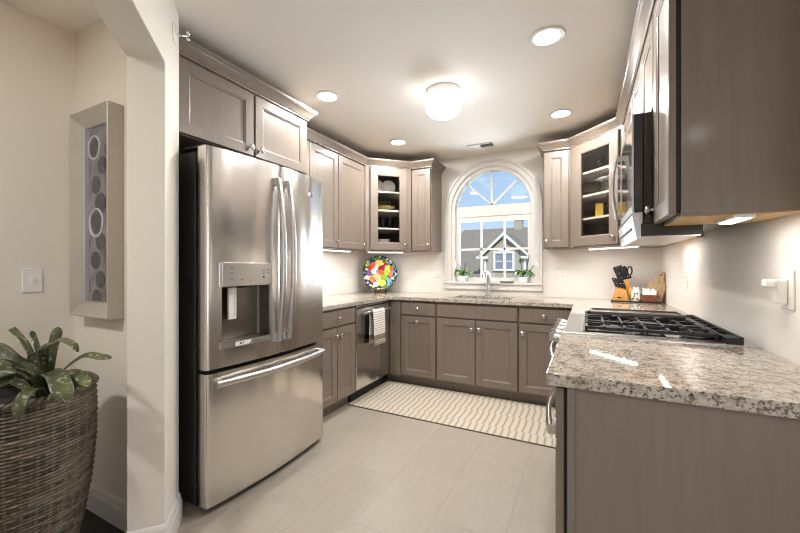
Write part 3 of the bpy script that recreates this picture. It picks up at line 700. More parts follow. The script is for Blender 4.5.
def worktops():
    # continuous worktop: left wall, window wall with sink cut-out, corner up to the range
    o = [(-2.438, 2.082), (-1.802, 2.082), (-1.802, 3.318), (-.098, 3.318), (-.098, 2.612), (.588, 2.612), (.588, 3.956), (-2.438, 3.956)]
    # ease the inner corners
    o[2:4] = [(-1.802, 3.288), (-1.793, 3.309), (-1.772, 3.318), (-.128, 3.318), (-.107, 3.309), (-.098, 3.288)]
    hole = [(-1.20, 3.46), (-.64, 3.46), (-.64, 3.80), (-1.20, 3.80)]
    tag(MB().plate(o, [hole], lambda x, y: (x, y, ZW0), lambda x, y: (x, y, ZW1)).build('worktop', 'granite', bev=.004), 'long U-shaped speckled granite worktop with the sink under the window', 'worktop')
    p = [(-.105, 1.135), (.588, 1.135), (.588, 1.838), (-.105, 1.838)]
    tag(MB().plate(p, [], lambda x, y: (x, y, ZW0), lambda x, y: (x, y, ZW1)).build('worktop', 'granite', bev=.0025), 'short speckled granite worktop nearest the camera, this side of the range', 'worktop')
    # sink
    t = thing('sink', 'undermounted stainless sink set into the worktop under the window', 'sink', (-.92, 3.63, .7))
    b = MB(); x0, x1, y0, y1, zb, zt = -1.205, -.635, 3.455, 3.805, .70, .8775
    def rr(i, z): return [(x0 + i, y0 + i, z), (x1 - i, y0 + i, z), (x1 - i, y1 - i, z), (x0 + i, y1 - i, z)]
    b.loft([rr(-.015, zt - .002), rr(-.015, zt), rr(.004, zt), rr(.02, zb), rr(.02, zb - .002), rr(0.0, zt - .012)], True, False, False)
    b2 = [b.v(p) for p in rr(.02, zb)]; b.face(b2)
    b.build('basin', 'steelbar', t)
    MB().lathe([(.04, 0), (.04, .004), (.03, .005), (0, .003)], (-.92, 3.63, .7005), 16).build('drain', 'dksteel', t, smooth=True)
    # faucet
    t = thing('faucet', 'chrome pull-out faucet standing behind the sink', 'faucet', (-.93, 3.87, ZW1))
    MB().lathe([(.034, 0), (.034, .006), (.028, .012), (.026, .10), (.025, .19), (.027, .215), (.023, .228), (0, .232)], (-.93, 3.87, ZW1), 18).build('body', 'chrome', t, smooth=True)
    MB().tube([(-.93, 3.862, 1.125), (-.931, 3.83, 1.15), (-.932, 3.79, 1.158), (-.933, 3.745, 1.152), (-.934, 3.715, 1.132), (-.934, 3.708, 1.108)], [.018, .019, .020, .021, .022, .022], 12).build('spout', 'chrome', t, smooth=True)
    MB().tube([(-.93, 3.87, 1.143), (-.955, 3.872, 1.163), (-.985, 3.873, 1.186)], [.010, .008, .006], 10).build('lever', 'chrome', t, smooth=True)
    t = MB().lathe([(.02, 0), (.02, .01), (.014, .014), (.014, .07), (.0, .073)], (-.60, 3.86, ZW1), 14)
worktops()

# ------------------------------------------------------------------ refrigerator
def fridge():
    yc, hw, bul = 1.5925, .4435, .034
    def fx(y): return -1.650 + bul * (1 - ((y - yc) / hw) ** 2)
    t = thing('refrigerator', 'stainless French-door refrigerator with ice dispenser standing against the left wall', 'refrigerator', (-2.05, yc, 0))
    MB().box(-2.42, -1.742, 1.151, 2.034, .03, 1.80).build('case', 'case', t, bev=.004)
    MB().box(-1.80, -1.70, 1.17, 2.015, .012, .03).build('base_grille', 'black', t)
    MB().box(-1.742, -1.715, 1.158, 2.027, .05, 1.79).build('gasket', 'black', t)
    def panel(y0, y1, z0, z1, name, hole=None, xb=-1.7145):
        mb = MB(); n = 14
        ys = [y0 + (y1 - y0) * i / n for i in range(n + 1)]; zs = [z0, z1]
        if hole:
            ys = sorted(set([y for y in ys if min(abs(y - hole[0]), abs(y - hole[1])) > .012] + [hole[0], hole[1]])); zs = [z0, hole[2], hole[3], z1]
        rad = .012
        def front(y, z):
            x = fx(y)
            e = min(y - y0, y1 - y)
            if e < 1e-6: x -= rad
            return (x, y, z)
        ys = [y0, y0 + .003, y0 + .012] + [y for y in ys if y0 + .014 < y < y1 - .014] + [y1 - .012, y1 - .003, y1]
        def fr(y, z):
            e = min(y - y0, y1 - y); x = fx(y)
            if e < .001: x -= .012
            elif e < .005: x -= .0045
            return mb.v((x, y, z))
        G = [[fr(y, z) for z in zs] for y in ys]
        for i in range(len(ys) - 1):
            for j in range(len(zs) - 1):
                if hole and hole[0] - 1e-6 <= ys[i] and ys[i + 1] <= hole[1] + 1e-6 and j == 1: continue
                mb.face([G[i][j], G[i + 1][j], G[i + 1][j + 1], G[i][j + 1]])
        Bk = [[mb.v((xb, y, z)) for z in (z0, z1)] for y in ys]
        for i in range(len(ys) - 1):
            mb.face([Bk[i][0], Bk[i][1], Bk[i + 1][1], Bk[i + 1][0]])
            mb.face([G[i][0], Bk[i][0], Bk[i + 1][0], G[i + 1][0]]); mb.face([G[i][-1], G[i + 1][-1], Bk[i + 1][1], Bk[i][1]])
        for i in (0, -1): mb.face([G[i][k] for k in range(len(zs))] + [Bk[i][1], Bk[i][0]])
        o = mb.build(name, 'steel', t, smooth=True)
        return o
    split = 1.605
    dl = panel(1.1485, split - .003, .712, 1.818, 'door', (1.226, 1.512, .832, 1.12)); plab(dl, 'left door with the ice and water dispenser')
    dr = panel(split + .003, 2.0365, .712, 1.818, 'door'); plab(dr, 'right door with a round badge')
    fz = panel(1.1485, 2.0365, .036, .692, 'freezer_drawer')
    MB().box(-1.85, -1.70, 1.16, 1.26, 1.819, 1.833).build('hinge_cover', 'case', t, bev=.004)
    MB().box(-1.85, -1.70, 1.925, 2.025, 1.819, 1.833).build('hinge_cover', 'case', t, bev=.004)
    for y in (1.2, 1.985): MB().lathe([(.018, 0), (.018, .012), (0, .012)], (-1.76, y, 0), 12).build('foot', 'black', t)
    # upright bowed handles
    def vh(y, par):
        mb = MB(); pts = []
        z0, z1 = .795, 1.73
        for i in range(21):
            s = i / 20; pts.append((fx(y) + .022 + .042 * math.sin(PI * s) ** .8, y, z0 + (z1 - z0) * s))
        mb.tube(pts, .0145, 12, flat=(1.25, .9), up=(0, 1, 0))
        for z in (z0 + .012, z1 - .012): mb.box(fx(y) + .0003, fx(y) + .03, y - .014, y + .014, z - .02, z + .02)
        return mb.build('handle', 'steelbar', par, smooth=True)
    vh(split - .040, dl); vh(split + .040, dr)
    mb = MB(); pts = []
    for i in range(25):
        s = i / 24; y = 1.185 + (2.0 - 1.185) * s; pts.append((fx(y) + .026 + .022 * math.sin(PI * s), y, .640))
    mb.tube(pts, .014, 12, flat=(1.25, .9), up=(0, 0, 1))
    for y in (1.201, 1.984): mb.box(fx(y) + .0003, fx(y) + .03, y - .018, y + .018, .624, .656)
    mb.build('handle', 'steelbar', fz, smooth=True)
    # dispenser: control bar, recess liner, paddle, lip
    cp = MB(); ys = [1.218 + (1.52 - 1.218) * i / 8 for i in range(9)]
    cp.loft([[(fx(y) + .0005, y, 1.121), (fx(y) + .018, y, 1.121), (fx(y) + .018, y, 1.128), (fx(y) + .016, y, 1.243), (fx(y) + .0005, y, 1.243)] for y in ys]); plab(cp.build('dispenser_control', 'steelbar', dl, bev=.002), 'bright control bar with small icons')
    for y, z, w, h in ((1.268, 1.215, .018, .004), (1.268, 1.19, .02, .003), (1.268, 1.16, .012, .004), (1.325, 1.155, .012, .004), (1.375, 1.15, .012, .004), (1.46, 1.20, .016, .004), (1.46, 1.185, .016, .004), (1.46, 1.165, .010, .012), (1.49, 1.205, .012, .004), (1.49, 1.19, .012, .004)):
        x = fx(y) + .0185; MB().box(x - .003, x + .0004, y - w / 2, y + w / 2, z - h / 2, z + h / 2).build('control_icon', 'ink', dl)
    li = MB(); xr = -1.700
    y0, y1, z0, z1 = 1.226, 1.512, .832, 1.12
    def rc(i, x): return [(x if x else fx(y) - .001, y, z) for y, z in ((y0 + i, z0 + i), (y1 - i, z0 + i), (y1 - i, z1 - i), (y0 + i, z1 - i))]
    li.loft([rc(0, None), rc(.004, -1.69), rc(.012, xr)], True, False, True)
    li.build('dispenser_recess', 'dksteel', dl)
    pd = MB(); pd.box(-1.676, -1.662, 1.284, 1.332, .945, 1.112); pd.build('paddle', 'white', dl, bev=.003)
    dots = MB()
    for k in range(9): dots.box(-1.6622, -1.6612, 1.316, 1.322, .965 + k * .014, .970 + k * .014)
    dots.build('paddle_marks', 'ink', dl)
    MB().box(-1.69, -1.655, 1.352, 1.392, 1.108, 1.1195).build('nozzle', 'black', dl)
    tr = MB(); tr.loft([[(fx(y) + .0005, y, .806), (fx(y) + .014, y, .806), (fx(y) + .012, y, .836), (-1.695, y, .836), (-1.695, y, .8325), (fx(y) + .0005, y, .8325)] for y in ys[0:]]); tr.build('drip_tray', 'steelbar', dl)
    tg = MB(); y = 1.335; tg.box(fx(y) + .0125, fx(y) + .0165, 1.285, 1.385, .812, .832); tg.build('tray_label', 'white', dl)
    tk = MB(); tk.box(fx(y) + .0166, fx(y) + .0170, 1.312, 1.322, .817, .827); tk.box(fx(y) + .0166, fx(y) + .0170, 1.330, 1.336, .817, .827); tk.build('tray_mark', 'ink', dl)
    yb = 1.87; bd = MB(); bd.lathe([(.022, 0), (.022, .003), (.019, .0045), (0, .0045)], (fx(yb) + .0003, yb, 1.69), 24, d=(1, .06, 0)); bd.build('badge', 'steelbar', dr, smooth=True)
    rg = MB(); rg.tube([(fx(yb) + .0052, yb + .019 * math.cos(a), 1.69 + .019 * math.sin(a)) for a in [2 * PI * i / 24 for i in range(24)]], .0012, 6, closed=True); rg.build('badge_ring', 'ink', dr)
    text('GE', .018, (fx(yb) + .0052, yb - .0125, 1.6835), (PI / 2, 0, PI / 2), 'badge_monogram', 'ink', dr)
def text(s, size, loc, rot, name, m, parent):
    cu = bpy.data.curves.new(name, 'FONT'); cu.body = s; cu.size = size; cu.extrude = .0003
    o = bpy.data.objects.new(name, cu); COL.objects.link(o)
    dg = bpy.context.evaluated_depsgraph_get(); me = bpy.data.meshes.new_from_object(o.evaluated_get(dg))
    bpy.data.objects.remove(o); bpy.data.curves.remove(cu)
    q = bpy.data.objects.new(name, me); COL.objects.link(q); me.materials.clear(); me.materials.append(M[m])
    me.transform(Matrix.LocRotScale(Vector((0, 0, 0)), __import__('mathutils').Euler(rot), Vector((1, 1, 1))))
    q.parent = parent; q.location = Vector(loc) - wloc(parent)
    return q
fridge()

# ------------------------------------------------------------------ dishwasher with towel
def dishwasher():
    t = thing('dishwasher', 'stainless dishwasher with a towel bar handle in the left base run', 'dishwasher', (-2.1, 3.0, 0))
    MB().box(-2.42, -1.862, 2.703, 3.338, .10, .872).build('body', 'case', t)
    d = MB().box(-1.8615, -1.822, 2.706, 3.302, .115, .868).build('door', 'steel', t, bev=.004)
    MB().box(-1.90, -1.84, 3.303, 3.338, .10, .872).build('side_filler', 'black', t)
    MB().box(-2.42, -1.885, 2.703, 3.338, 0, .0995).build('toe_kick', 'black', t)
    h = MB(); h.tube([(-1.768, 2.735, .80), (-1.768, 3.273, .80)], .013, 12, flat=(1.2, .85), up=(0, 0, 1))
    for y in (2.75, 3.258): h.box(-1.8215, -1.768, y - .012, y + .012, .789, .811)
    h.build('handle', 'steelbar', d, smooth=True)
    MB().box(-1.8218, -1.8208, 2.715, 3.293, .846, .862).build('control_strip', 'black', d)
    # towel draped over the bar
    mb = MB(); xs = []; y0, y1 = 2.872, 3.085; cxx, cz, r = -1.768, .80, .0185
    path = [(cxx - r - .002, .50), (cxx - r - .001, .60), (cxx - r, .70), (cxx - r, .795)] + [(cxx + r * math.cos(a), cz + .0 + r * math.sin(a)) for a in [PI - PI * i / 8 for i in range(9)]] + [(cxx + r + .001, .74), (cxx + r + .004, .66), (cxx + r + .006, .58), (cxx + r + .005, .49)]
    loops = []
    n = len(path)
    for k, (x, z) in enumerate(path):
        row = []
        for i in range(19):
            s = i / 18; y = y0 + (y1 - y0) * s
            dn = abs(z - .8) * .022
            row.append((x + (dn * .55 * (1 + math.sin(s * 9.5 + .8)) if k > n // 2 else -dn * .3 * (1 + math.sin(s * 8))), y + (.004 * math.sin(z * 30)), z))
        loops.append(row)
    V = [[mb.v(p) for p in row] for row in loops]
    for A, B in zip(V, V[1:]):
        for i in range(18): mb.face([A[i], A[i + 1], B[i + 1], B[i]])
    o = mb.build('dish_towel', 'towel', smooth=True, origin=(-1.768, 2.98, .80), keep=False)
    s = o.modifiers.new('solidify', 'SOLIDIFY'); s.thickness = .004; s.offset = 1
    tag(o, 'white and grey striped dish towel hanging over the dishwasher handle', 'towel')
dishwasher()

# ------------------------------------------------------------------ range
def cooker():
    y0, y1 = 1.842, 2.608; yc = (y0 + y1) / 2
    t = thing('range', 'stainless gas range with black grates set between the two worktops on the right', 'range', (.25, yc, 0))
    MB().box(-.055, .57, y0, y1, .10, .905).build('body', 'steelbar', t, bev=.002)
    MB().box(.0, .57, y0, y1, 0, .0995).build('toe_kick', 'black', t)
    MB().box(-.098, .587, y0, y1, .9055, .920).build('cooktop', 'steelbar', t, bev=.004)
    MB().box(-.016, .53, y0 + .06, y1 - .02, .9202, .9225).build('cooktop_well', 'gloss', t)
    # sloping control panel with five knobs
    cp = MB(); cp.loft([[(-.0985, y, .9045), (-.056, y, .9045), (-.056, y, .80), (-.112, y, .80), (-.116, y, .83)] for y in (y0, y1)]); cp.build('control_panel', 'steelbar', t, bev=.002)
    for i in range(5):
        y = 1.945 + i * .14; k = MB(); d = Vector((-1, 0, .28)).normalized(); p = Vector((-.108, y, .865))
        k.lathe([(.024, 0), (.024, .008), (.020, .012), (.019, .036), (.016, .040), (0, .040)], p, 16, d=d); k.box(p.x - .058, p.x - .036, y - .005, y + .005, p.z - .008, p.z + .030)
        k.build('knob', 'steelbar', t, smooth=True)
    d = MB().box(-.098, -.0555, y0 + .006, y1 - .006, .27, .795).build('oven_door', 'steelbar', t, bev=.003)
    MB().box(-.1, -.0982, y0 + .1, y1 - .1, .38, .68).build('oven_glass', 'ovenglass', d)
    bowed(d, y0 + .03, y1 - .03, .775, -.0985, .075, m='steelbar')
    MB().box(-.094, -.0555, y0 + .006, y1 - .006, .105, .262).build('warming_drawer', 'steelbar', t, bev=.003)
    # burners
    for bx, by, r in ((.10, y0 + .17, .042), (.42, y0 + .17, .035), (.26, yc, .05), (.10, y1 - .17, .035), (.42, y1 - .17, .045)):
        b = MB(); b.lathe([(r + .022, 0), (r + .022, .004), (r, .006), (r, .014), (r - .006, .018), (0, .018)], (bx, by, .923), 18); b.build('burner', 'case', t, smooth=True)
        MB().lathe([(r + .03, 0), (r + .03, .0012), (r + .0225, .0015)], (bx, by, .9227), 18, ring=True).build('burner_ring', 'steelbar', t)
    # three cast iron grates
    w = (y1 - y0 - .086) / 3
    for g in range(3):
        a = y0 + .066 + g * w + .002; b = a + w - .004; m = MB(); x0, x1 = -.008, .478; z0, z1 = .934, .946
        def bar(xa, xb, ya, yb, za=z0, zb=z1): m.box(xa, xb, ya, yb, za, zb)
        th = .013
        bar(x0, x1, a, a + th); bar(x0, x1, b - th, b); bar(x0, x0 + th, a, b); bar(x1 - th, x1, a, b)
        for k in range(1, 6):
            x = x0 + (x1 - x0) * k / 6
            if g == 1 or k == 3: bar(x - .005, x + .005, a, b, .936, .948)
            else:
                bar(x - .005, x + .005, a, a + w * .33, .936, .950); bar(x - .005, x + .005, b - w * .33, b, .936, .950)
        ym = (a + b) / 2; bar(x0, x0 + .11, ym - .005, ym + .005, .936, .950); bar(x1 - .11, x1, ym - .005, ym + .005, .936, .950); bar(.2, .32, ym - .005, ym + .005, .936, .950)
        for x in (x0 + .006, (x0 + x1) / 2, x1 - .006):
            for y in (a + .006, b - .006): m.box(x - .006, x + .006, y - .006, y + .006, .923, z0)
        m.build('grate', 'iron', t, bev=.002)
    gr = MB(); gr.box(.03, .45, yc + .14, yc + .33, .9515, .958); gr.box(.03, .45, yc + .13, yc + .14, .9515, .967); gr.box(.03, .45, yc + .33, yc + .34, .9515, .967); gr.box(.02, .03, yc + .13, yc + .34, .9515, .967); gr.box(.45, .46, yc + .13, yc + .34, .9515, .967)
    tag(gr.build('griddle_plate', 'dksteel', bev=.002), 'flat grey griddle plate lying on the far grate of the range', 'griddle')
    # raised rear vent trim by the wall
    v = MB(); v.box(.484, .496, y0 + .002, y1 - .002, .9205, .944).box(.524, .536, y0 + .002, y1 - .002, .9205, .950).box(.496, .524, y0 + .002, y0 + .09, .9205, .946)
    for k in range(7): y = y0 + .17 + k * .095; v.box(.496, .524, y, y + .012, .934, .947)
    v.build('vent_trim', 'iron', t)
cooker()

def microwave():
    y0, y1 = 1.8365, 2.6075; t = thing('microwave', 'over-the-range microwave with black side and curved handle under right wall cabinets', 'microwave', (.38, 2.22, 1.34))
    MB().box(.214, .588, y0, y1, 1.405, 1.872).build('case', 'gloss', t, bev=.002)
    MB().box(.205, .412, y0, y1, 1.352, 1.4045).build('lower_vent', 'case', t, bev=.002)
    MB().box(.21, .407, y0 + .01, y1 - .005, 1.3485, 1.3518).build('grease_filter', 'steelbar', t)
    vt = MB(); vt.loft([[(.2115, y, 1.455), (.178, y, 1.452), (.172, y, 1.44), (.190, y, 1.338), (.2045, y, 1.338), (.2045, y, 1.404), (.2115, y, 1.406)] for y in (y0, y1)]); vt.build('front_grille', 'steelbar', t, bev=.002)
    for k in range(5):
        gy = y0 + .1 + k * .13; MB().box(.176, .181, gy, gy + .09, 1.385, 1.395).build('grille_slot', 'black', t)
    d = MB().box(.1785, .2135, y0, y1 - .17, 1.457, 1.872).build('door', 'gloss', t, bev=.003)
    MB().plate([(y0, 1.457), (y1 - .17, 1.457), (y1 - .17, 1.872), (y0, 1.872)], [[(y0 + .018, 1.485), (y1 - .235, 1.485), (y1 - .235, 1.852), (y0 + .018, 1.852)]], lambda y, z: (.1725, y, z), lambda y, z: (.1783, y, z)).build('door_trim', 'steelbar', d)
    MB().box(.1735, .1783, y0 + .0185, y1 - .2355, 1.4855, 1.8515).build('door_glass', 'ovenglass', d)
    MB().box(.172, .2115, y1 - .168, y1, 1.457, 1.872).build('control_panel', 'ovenglass', t, bev=.003)
    h = MB(); pts = [(.152 - .02 * math.sin(PI * i / 14), y1 - .215, 1.49 + .35 * i / 14) for i in range(15)]
    h.tube(pts, .011, 10, flat=(1.2, .8), up=(0, 1, 0))
    for z in (1.50, 1.83): h.box(.147, .172, y1 - .226, y1 - .204, z - .012, z + .012)
    h.build('handle', 'steelbar', d, smooth=True)
microwave()

# ------------------------------------------------------------------ lights and ceiling fittings
def ceiling_fittings():
    spots = [(-.19, 2.09, 'recessed ceiling light nearest the camera, over the range side'), (-1.665, 2.10, 'recessed ceiling light in front of the cabinet over the refrigerator'),
             (-1.655, 3.19, 'recessed ceiling light in front of the left corner glass cabinet'), (-.185, 3.19, 'recessed ceiling light in front of the right corner glass cabinet')]
    base = None
    for x, y, lab in spots:
        if base is None:
            base = thing('recessed_light', lab, 'ceiling light', (x, y, CZ), 'recessed ceiling lights')
            MB().lathe([(.068, -.0005), (.092, -.0005), (.094, -.004), (.088, -.008), (.068, -.005)], (x, y, CZ), 32, ring=True).build('trim_ring', 'white', base, smooth=True)
            MB().lathe([(.0675, -.0006), (.0675, -.003), (0, -.004)], (x, y, CZ), 32).build('lens', 'lampon', base, smooth=True)
        else: dup(base, (x, y, CZ), lab)
        lamp('recessed_lamp', 'AREA', (x, y, CZ - .012), P_DOWN, WARM, shape='DISK', size=.13)
    x, y = -.89, 2.40
    t = thing('flush_mount_light', 'round frosted glass flush-mount light in the middle of the kitchen ceiling', 'ceiling light', (x, y, CZ))
    MB().lathe([(.12, -.0005), (.12, -.012), (.112, -.02), (.104, -.034), (0, -.036)], (x, y, CZ), 32).build('base', 'white', t, smooth=True)
    MB().lathe([(.100, -.037), (.118, -.06), (.127, -.10), (.122, -.135), (.10, -.165), (.06, -.185), (0, -.192)], (x, y, CZ), 32).build('globe', 'globe', t, smooth=True)
    lamp('flush_lamp', 'AREA', (x, y, CZ - .197), P_FLUSH, WARM, shape='DISK', size=.25)
    t = thing('ceiling_vent', 'small rectangular air vent in the ceiling in front of the arched window', 'ceiling vent', (-.95, 3.66, CZ))
    MB().plate([(-1.085, 3.60), (-.815, 3.60), (-.815, 3.72), (-1.085, 3.72)], [[(-.96, 3.615), (-.83, 3.615), (-.83, 3.705), (-.96, 3.705)]], lambda x, y: (x, y, CZ - .0005), lambda x, y: (x, y, CZ - .008)).build('face', 'vent', t, bev=.002)
    MB().box(-.96, -.83, 3.615, 3.705, CZ - .003, CZ - .001).build('opening', 'dark', t)
    lv = MB()
    for i in range(5): lv.box(-.96, -.83, 3.622 + i * .018, 3.627 + i * .018, CZ - .007, CZ - .0032)
    lv.build('louvers', 'dark', t)
    # unseen fittings added to light the room behind and the hall
    for i, (x, y) in enumerate(((.9, -1.2), (2.9, -1.2), (.9, -2.8), (2.9, -2.8))):
        dup(base, (x, y, CZ), 'added unseen recessed ceiling light in the living room behind the kitchen', 'added lights of the living room')
        lamp('recessed_lamp', 'AREA', (x, y, CZ - .012), P_REAR, WARM, shape='DISK', size=.13)  # unseen lamps added as extra light from behind
    dup(base, (-1.75, -.6, CZ), 'added unseen recessed ceiling light in the hall', 'added lights of the hall')
    lamp('added_hall_lamp', 'AREA', (-1.75, -.6, CZ - .012), P_HALL, WARM, shape='DISK', size=.13)  # unseen lamp added to light the hall
ceiling_fittings()

# ------------------------------------------------------------------ plates on walls
def outlet(f, label, kind='outlet', w=.072, h=.117, rocker=False):
    t = thing('wall_switch' if rocker else 'wall_outlet', label, 'light switch' if rocker else 'outlet', f(0, 0, 0))
    MB().box(-w / 2, w / 2, .0003, .006, -h / 2, h / 2, f).build('cover_plate', 'white', t, bev=.002)
    m = MB()
    if rocker:
        n = 1 if w < .1 else 2
        for k in range(n):
            a = 0 if n == 1 else (-.024 + .048 * k); m.box(a - .006, a + .006, .006, .012, -.012, .012, f)
        m.build('toggle', 'white', t, bev=.001)
    else:
        m.box(-.017, .017, .006, .008, -.034, .034, f); m.build('socket_insert', 'white', t, bev=.001)
        s = MB()
        for z in (-.02, .02):
            for a in (-.006, .006): s.box(a - .0012, a + .0012, .008, .0085, z - .006, z + .004, f)
        s.build('slots', 'ink', t)
    return t
def wall_plates():
    fB = lambda x, z: F((x, YW, z), (1, 0), (0, -1)); fR = lambda y, z: F((XW, y, z), (0, -1), (-1, 0)); fL = lambda y, z: F((XL, y, z), (0, 1), (1, 0))
    outlet(fB(-1.545, 1.155), 'white outlet on the window wall left of the window, beside the fruit plate')
    outlet(fB(-.22, 1.148), 'white outlet on the window wall right of the window')
    outlet(fL(3.52, 1.13), 'white outlet on the left wall behind the worktop, left of the fruit plate', h=.075, w=.117)
    outlet(fR(3.01, 1.134), 'white outlet on the right wall beyond the range')
    outlet(F((XW, 1.645, 1.146), (0, -1), (-1, 0)), 'white outlet on right wall with a plugged-in device, above near worktop', w=.088, h=.127)
    d = thing('plug_in_device', 'white plug-in device with a sideways arm in the near right wall outlet', 'plug-in device', (XW, 1.645, 1.16))
    f = fR(1.645, 1.146)
    MB().box(-.016, .016, .0088, .036, -.045, .035, f).build('body', 'white', d, bev=.004)
    MB().box(-.020, .020, .0365, .062, .008, .034, f).build('arm', 'white', d, bev=.005)
    MB().box(-.0205, -.016, .05, .056, .022, .026, f).build('indicator', 'ink', d)
    outlet(F((-2.41, .763, 1.157), (0, 1), (1, 0)), 'white light switch on the hall wall above the wicker basket', rocker=True)
    # little glass-topped hook near the top of the angled wall
    f = F((-1.598, .925, 2.306), (-.722, .692), (.692, .722))
    t = thing('wall_hook', 'small white wall hook high on the angled wall beside the cabinets', 'hook', f(.150, 0, 0))
    MB().lathe([(.045, .0003), (.045, .004), (.034, .008), (.010, .011), (0, .012)], f(.150, 0, 0), 20, d=f.n).build('plate', 'white', t, smooth=True)
    MB().tube([f(0.150, .008, 0), f(0.153, .03, -.004), f(0.157, .048, 0), f(0.159, .055, .014)], [.005, .005, .006, .007], 8).ball(f(0.159, .055, .018), .009, 10).ball(f(0.157, .055, -.012), .007, 10).build('prong', 'chrome', t, smooth=True)
wall_plates()

# ------------------------------------------------------------------ hall: framed art, basket, bromeliad
def art():
    x0, x1, z0, z1, yf, yw = -2.29, -1.93, .981, 1.976, .862, .928
    t = thing('framed_art', 'tall deep champagne shadow-box frame with pale circles on grey, on hall wall', 'framed art', ((x0 + x1) / 2, yw, z0))
    def rect(i, y): return [(x0 + i, y, z0 + i), (x1 - i, y, z0 + i), (x1 - i, y, z1 - i), (x0 + i, y, z1 - i)]
    mb = MB(); mb.loft([rect(0, yw), rect(0, yf + .002), rect(.003, yf), rect(.006, yf), rect(.072, yf + .034), rect(.074, yf + .04)], True, True, False); mb.build('frame', 'silverframe', t)
    a, b, c, d = x0 + .072, x1 - .072, z0 + .072, z1 - .072; ya = yf + .042
    MB().box(a, b, ya, ya + .006, c, d).build('artwork', 'art', t)
    random.seed(3)
    xm = (a + b) / 2; zz = d - .06; k = 0
    ring_spec = [(-.035, .052, .9), (.045, .05, .25), (-.02, .05, .25), (.03, .058, .25), (-.012, .062, 1.0), (.03, .05, .3), (-.02, .05, .35), (.03, .05, .3), (-.01, .05, .4)]
    zz = d - .10
    disc = MB(); ringm = MB(); faint = MB()
    for dx, r, w in ring_spec:
        cx = xm + dx * .9
        disc.lathe([(r * .85, 0), (r * .85, .0012), (0, .0012)], (cx, ya - .0002, zz), 20, d=(0, -1, 0))
        if w > .6: ringm.tube([(cx + r * (1 + .03 * math.sin(5 * q)) * math.cos(q), ya - .002, zz + r * math.sin(q) * 1.08) for q in [2 * PI * i / 26 for i in range(26)]], .005 * w, 6, closed=True)
        else: faint.tube([(cx + r * math.cos(q), ya - .001, zz + r * math.sin(q)) for q in [2 * PI * i / 26 for i in range(26)]], .0012, 5, closed=True)
        zz -= .092
    disc.build('painted_discs', colormat('charcoal_wash', (62, 60, 66), rough=.8, var=.25, scale=30), t); ringm.build('painted_rings', 'art_white', t); faint.build('faint_rings', colormat('grey_chalk', (150, 146, 150), rough=.8), t)
    MB().box(a + .001, a + .022, ya - .016, ya - .0005, c + .001, d - .001).build('painted_rabbet_reflection', colormat('pale_reflection_paint', (188, 192, 204), rough=.4), t)  # pale strip stands in for a reflection on the inner rabbet
    MB().box(a + .001, b - .001, ya - .022, ya - .020, c + .001, d - .001).build('glazing', 'artglass', t)
art()

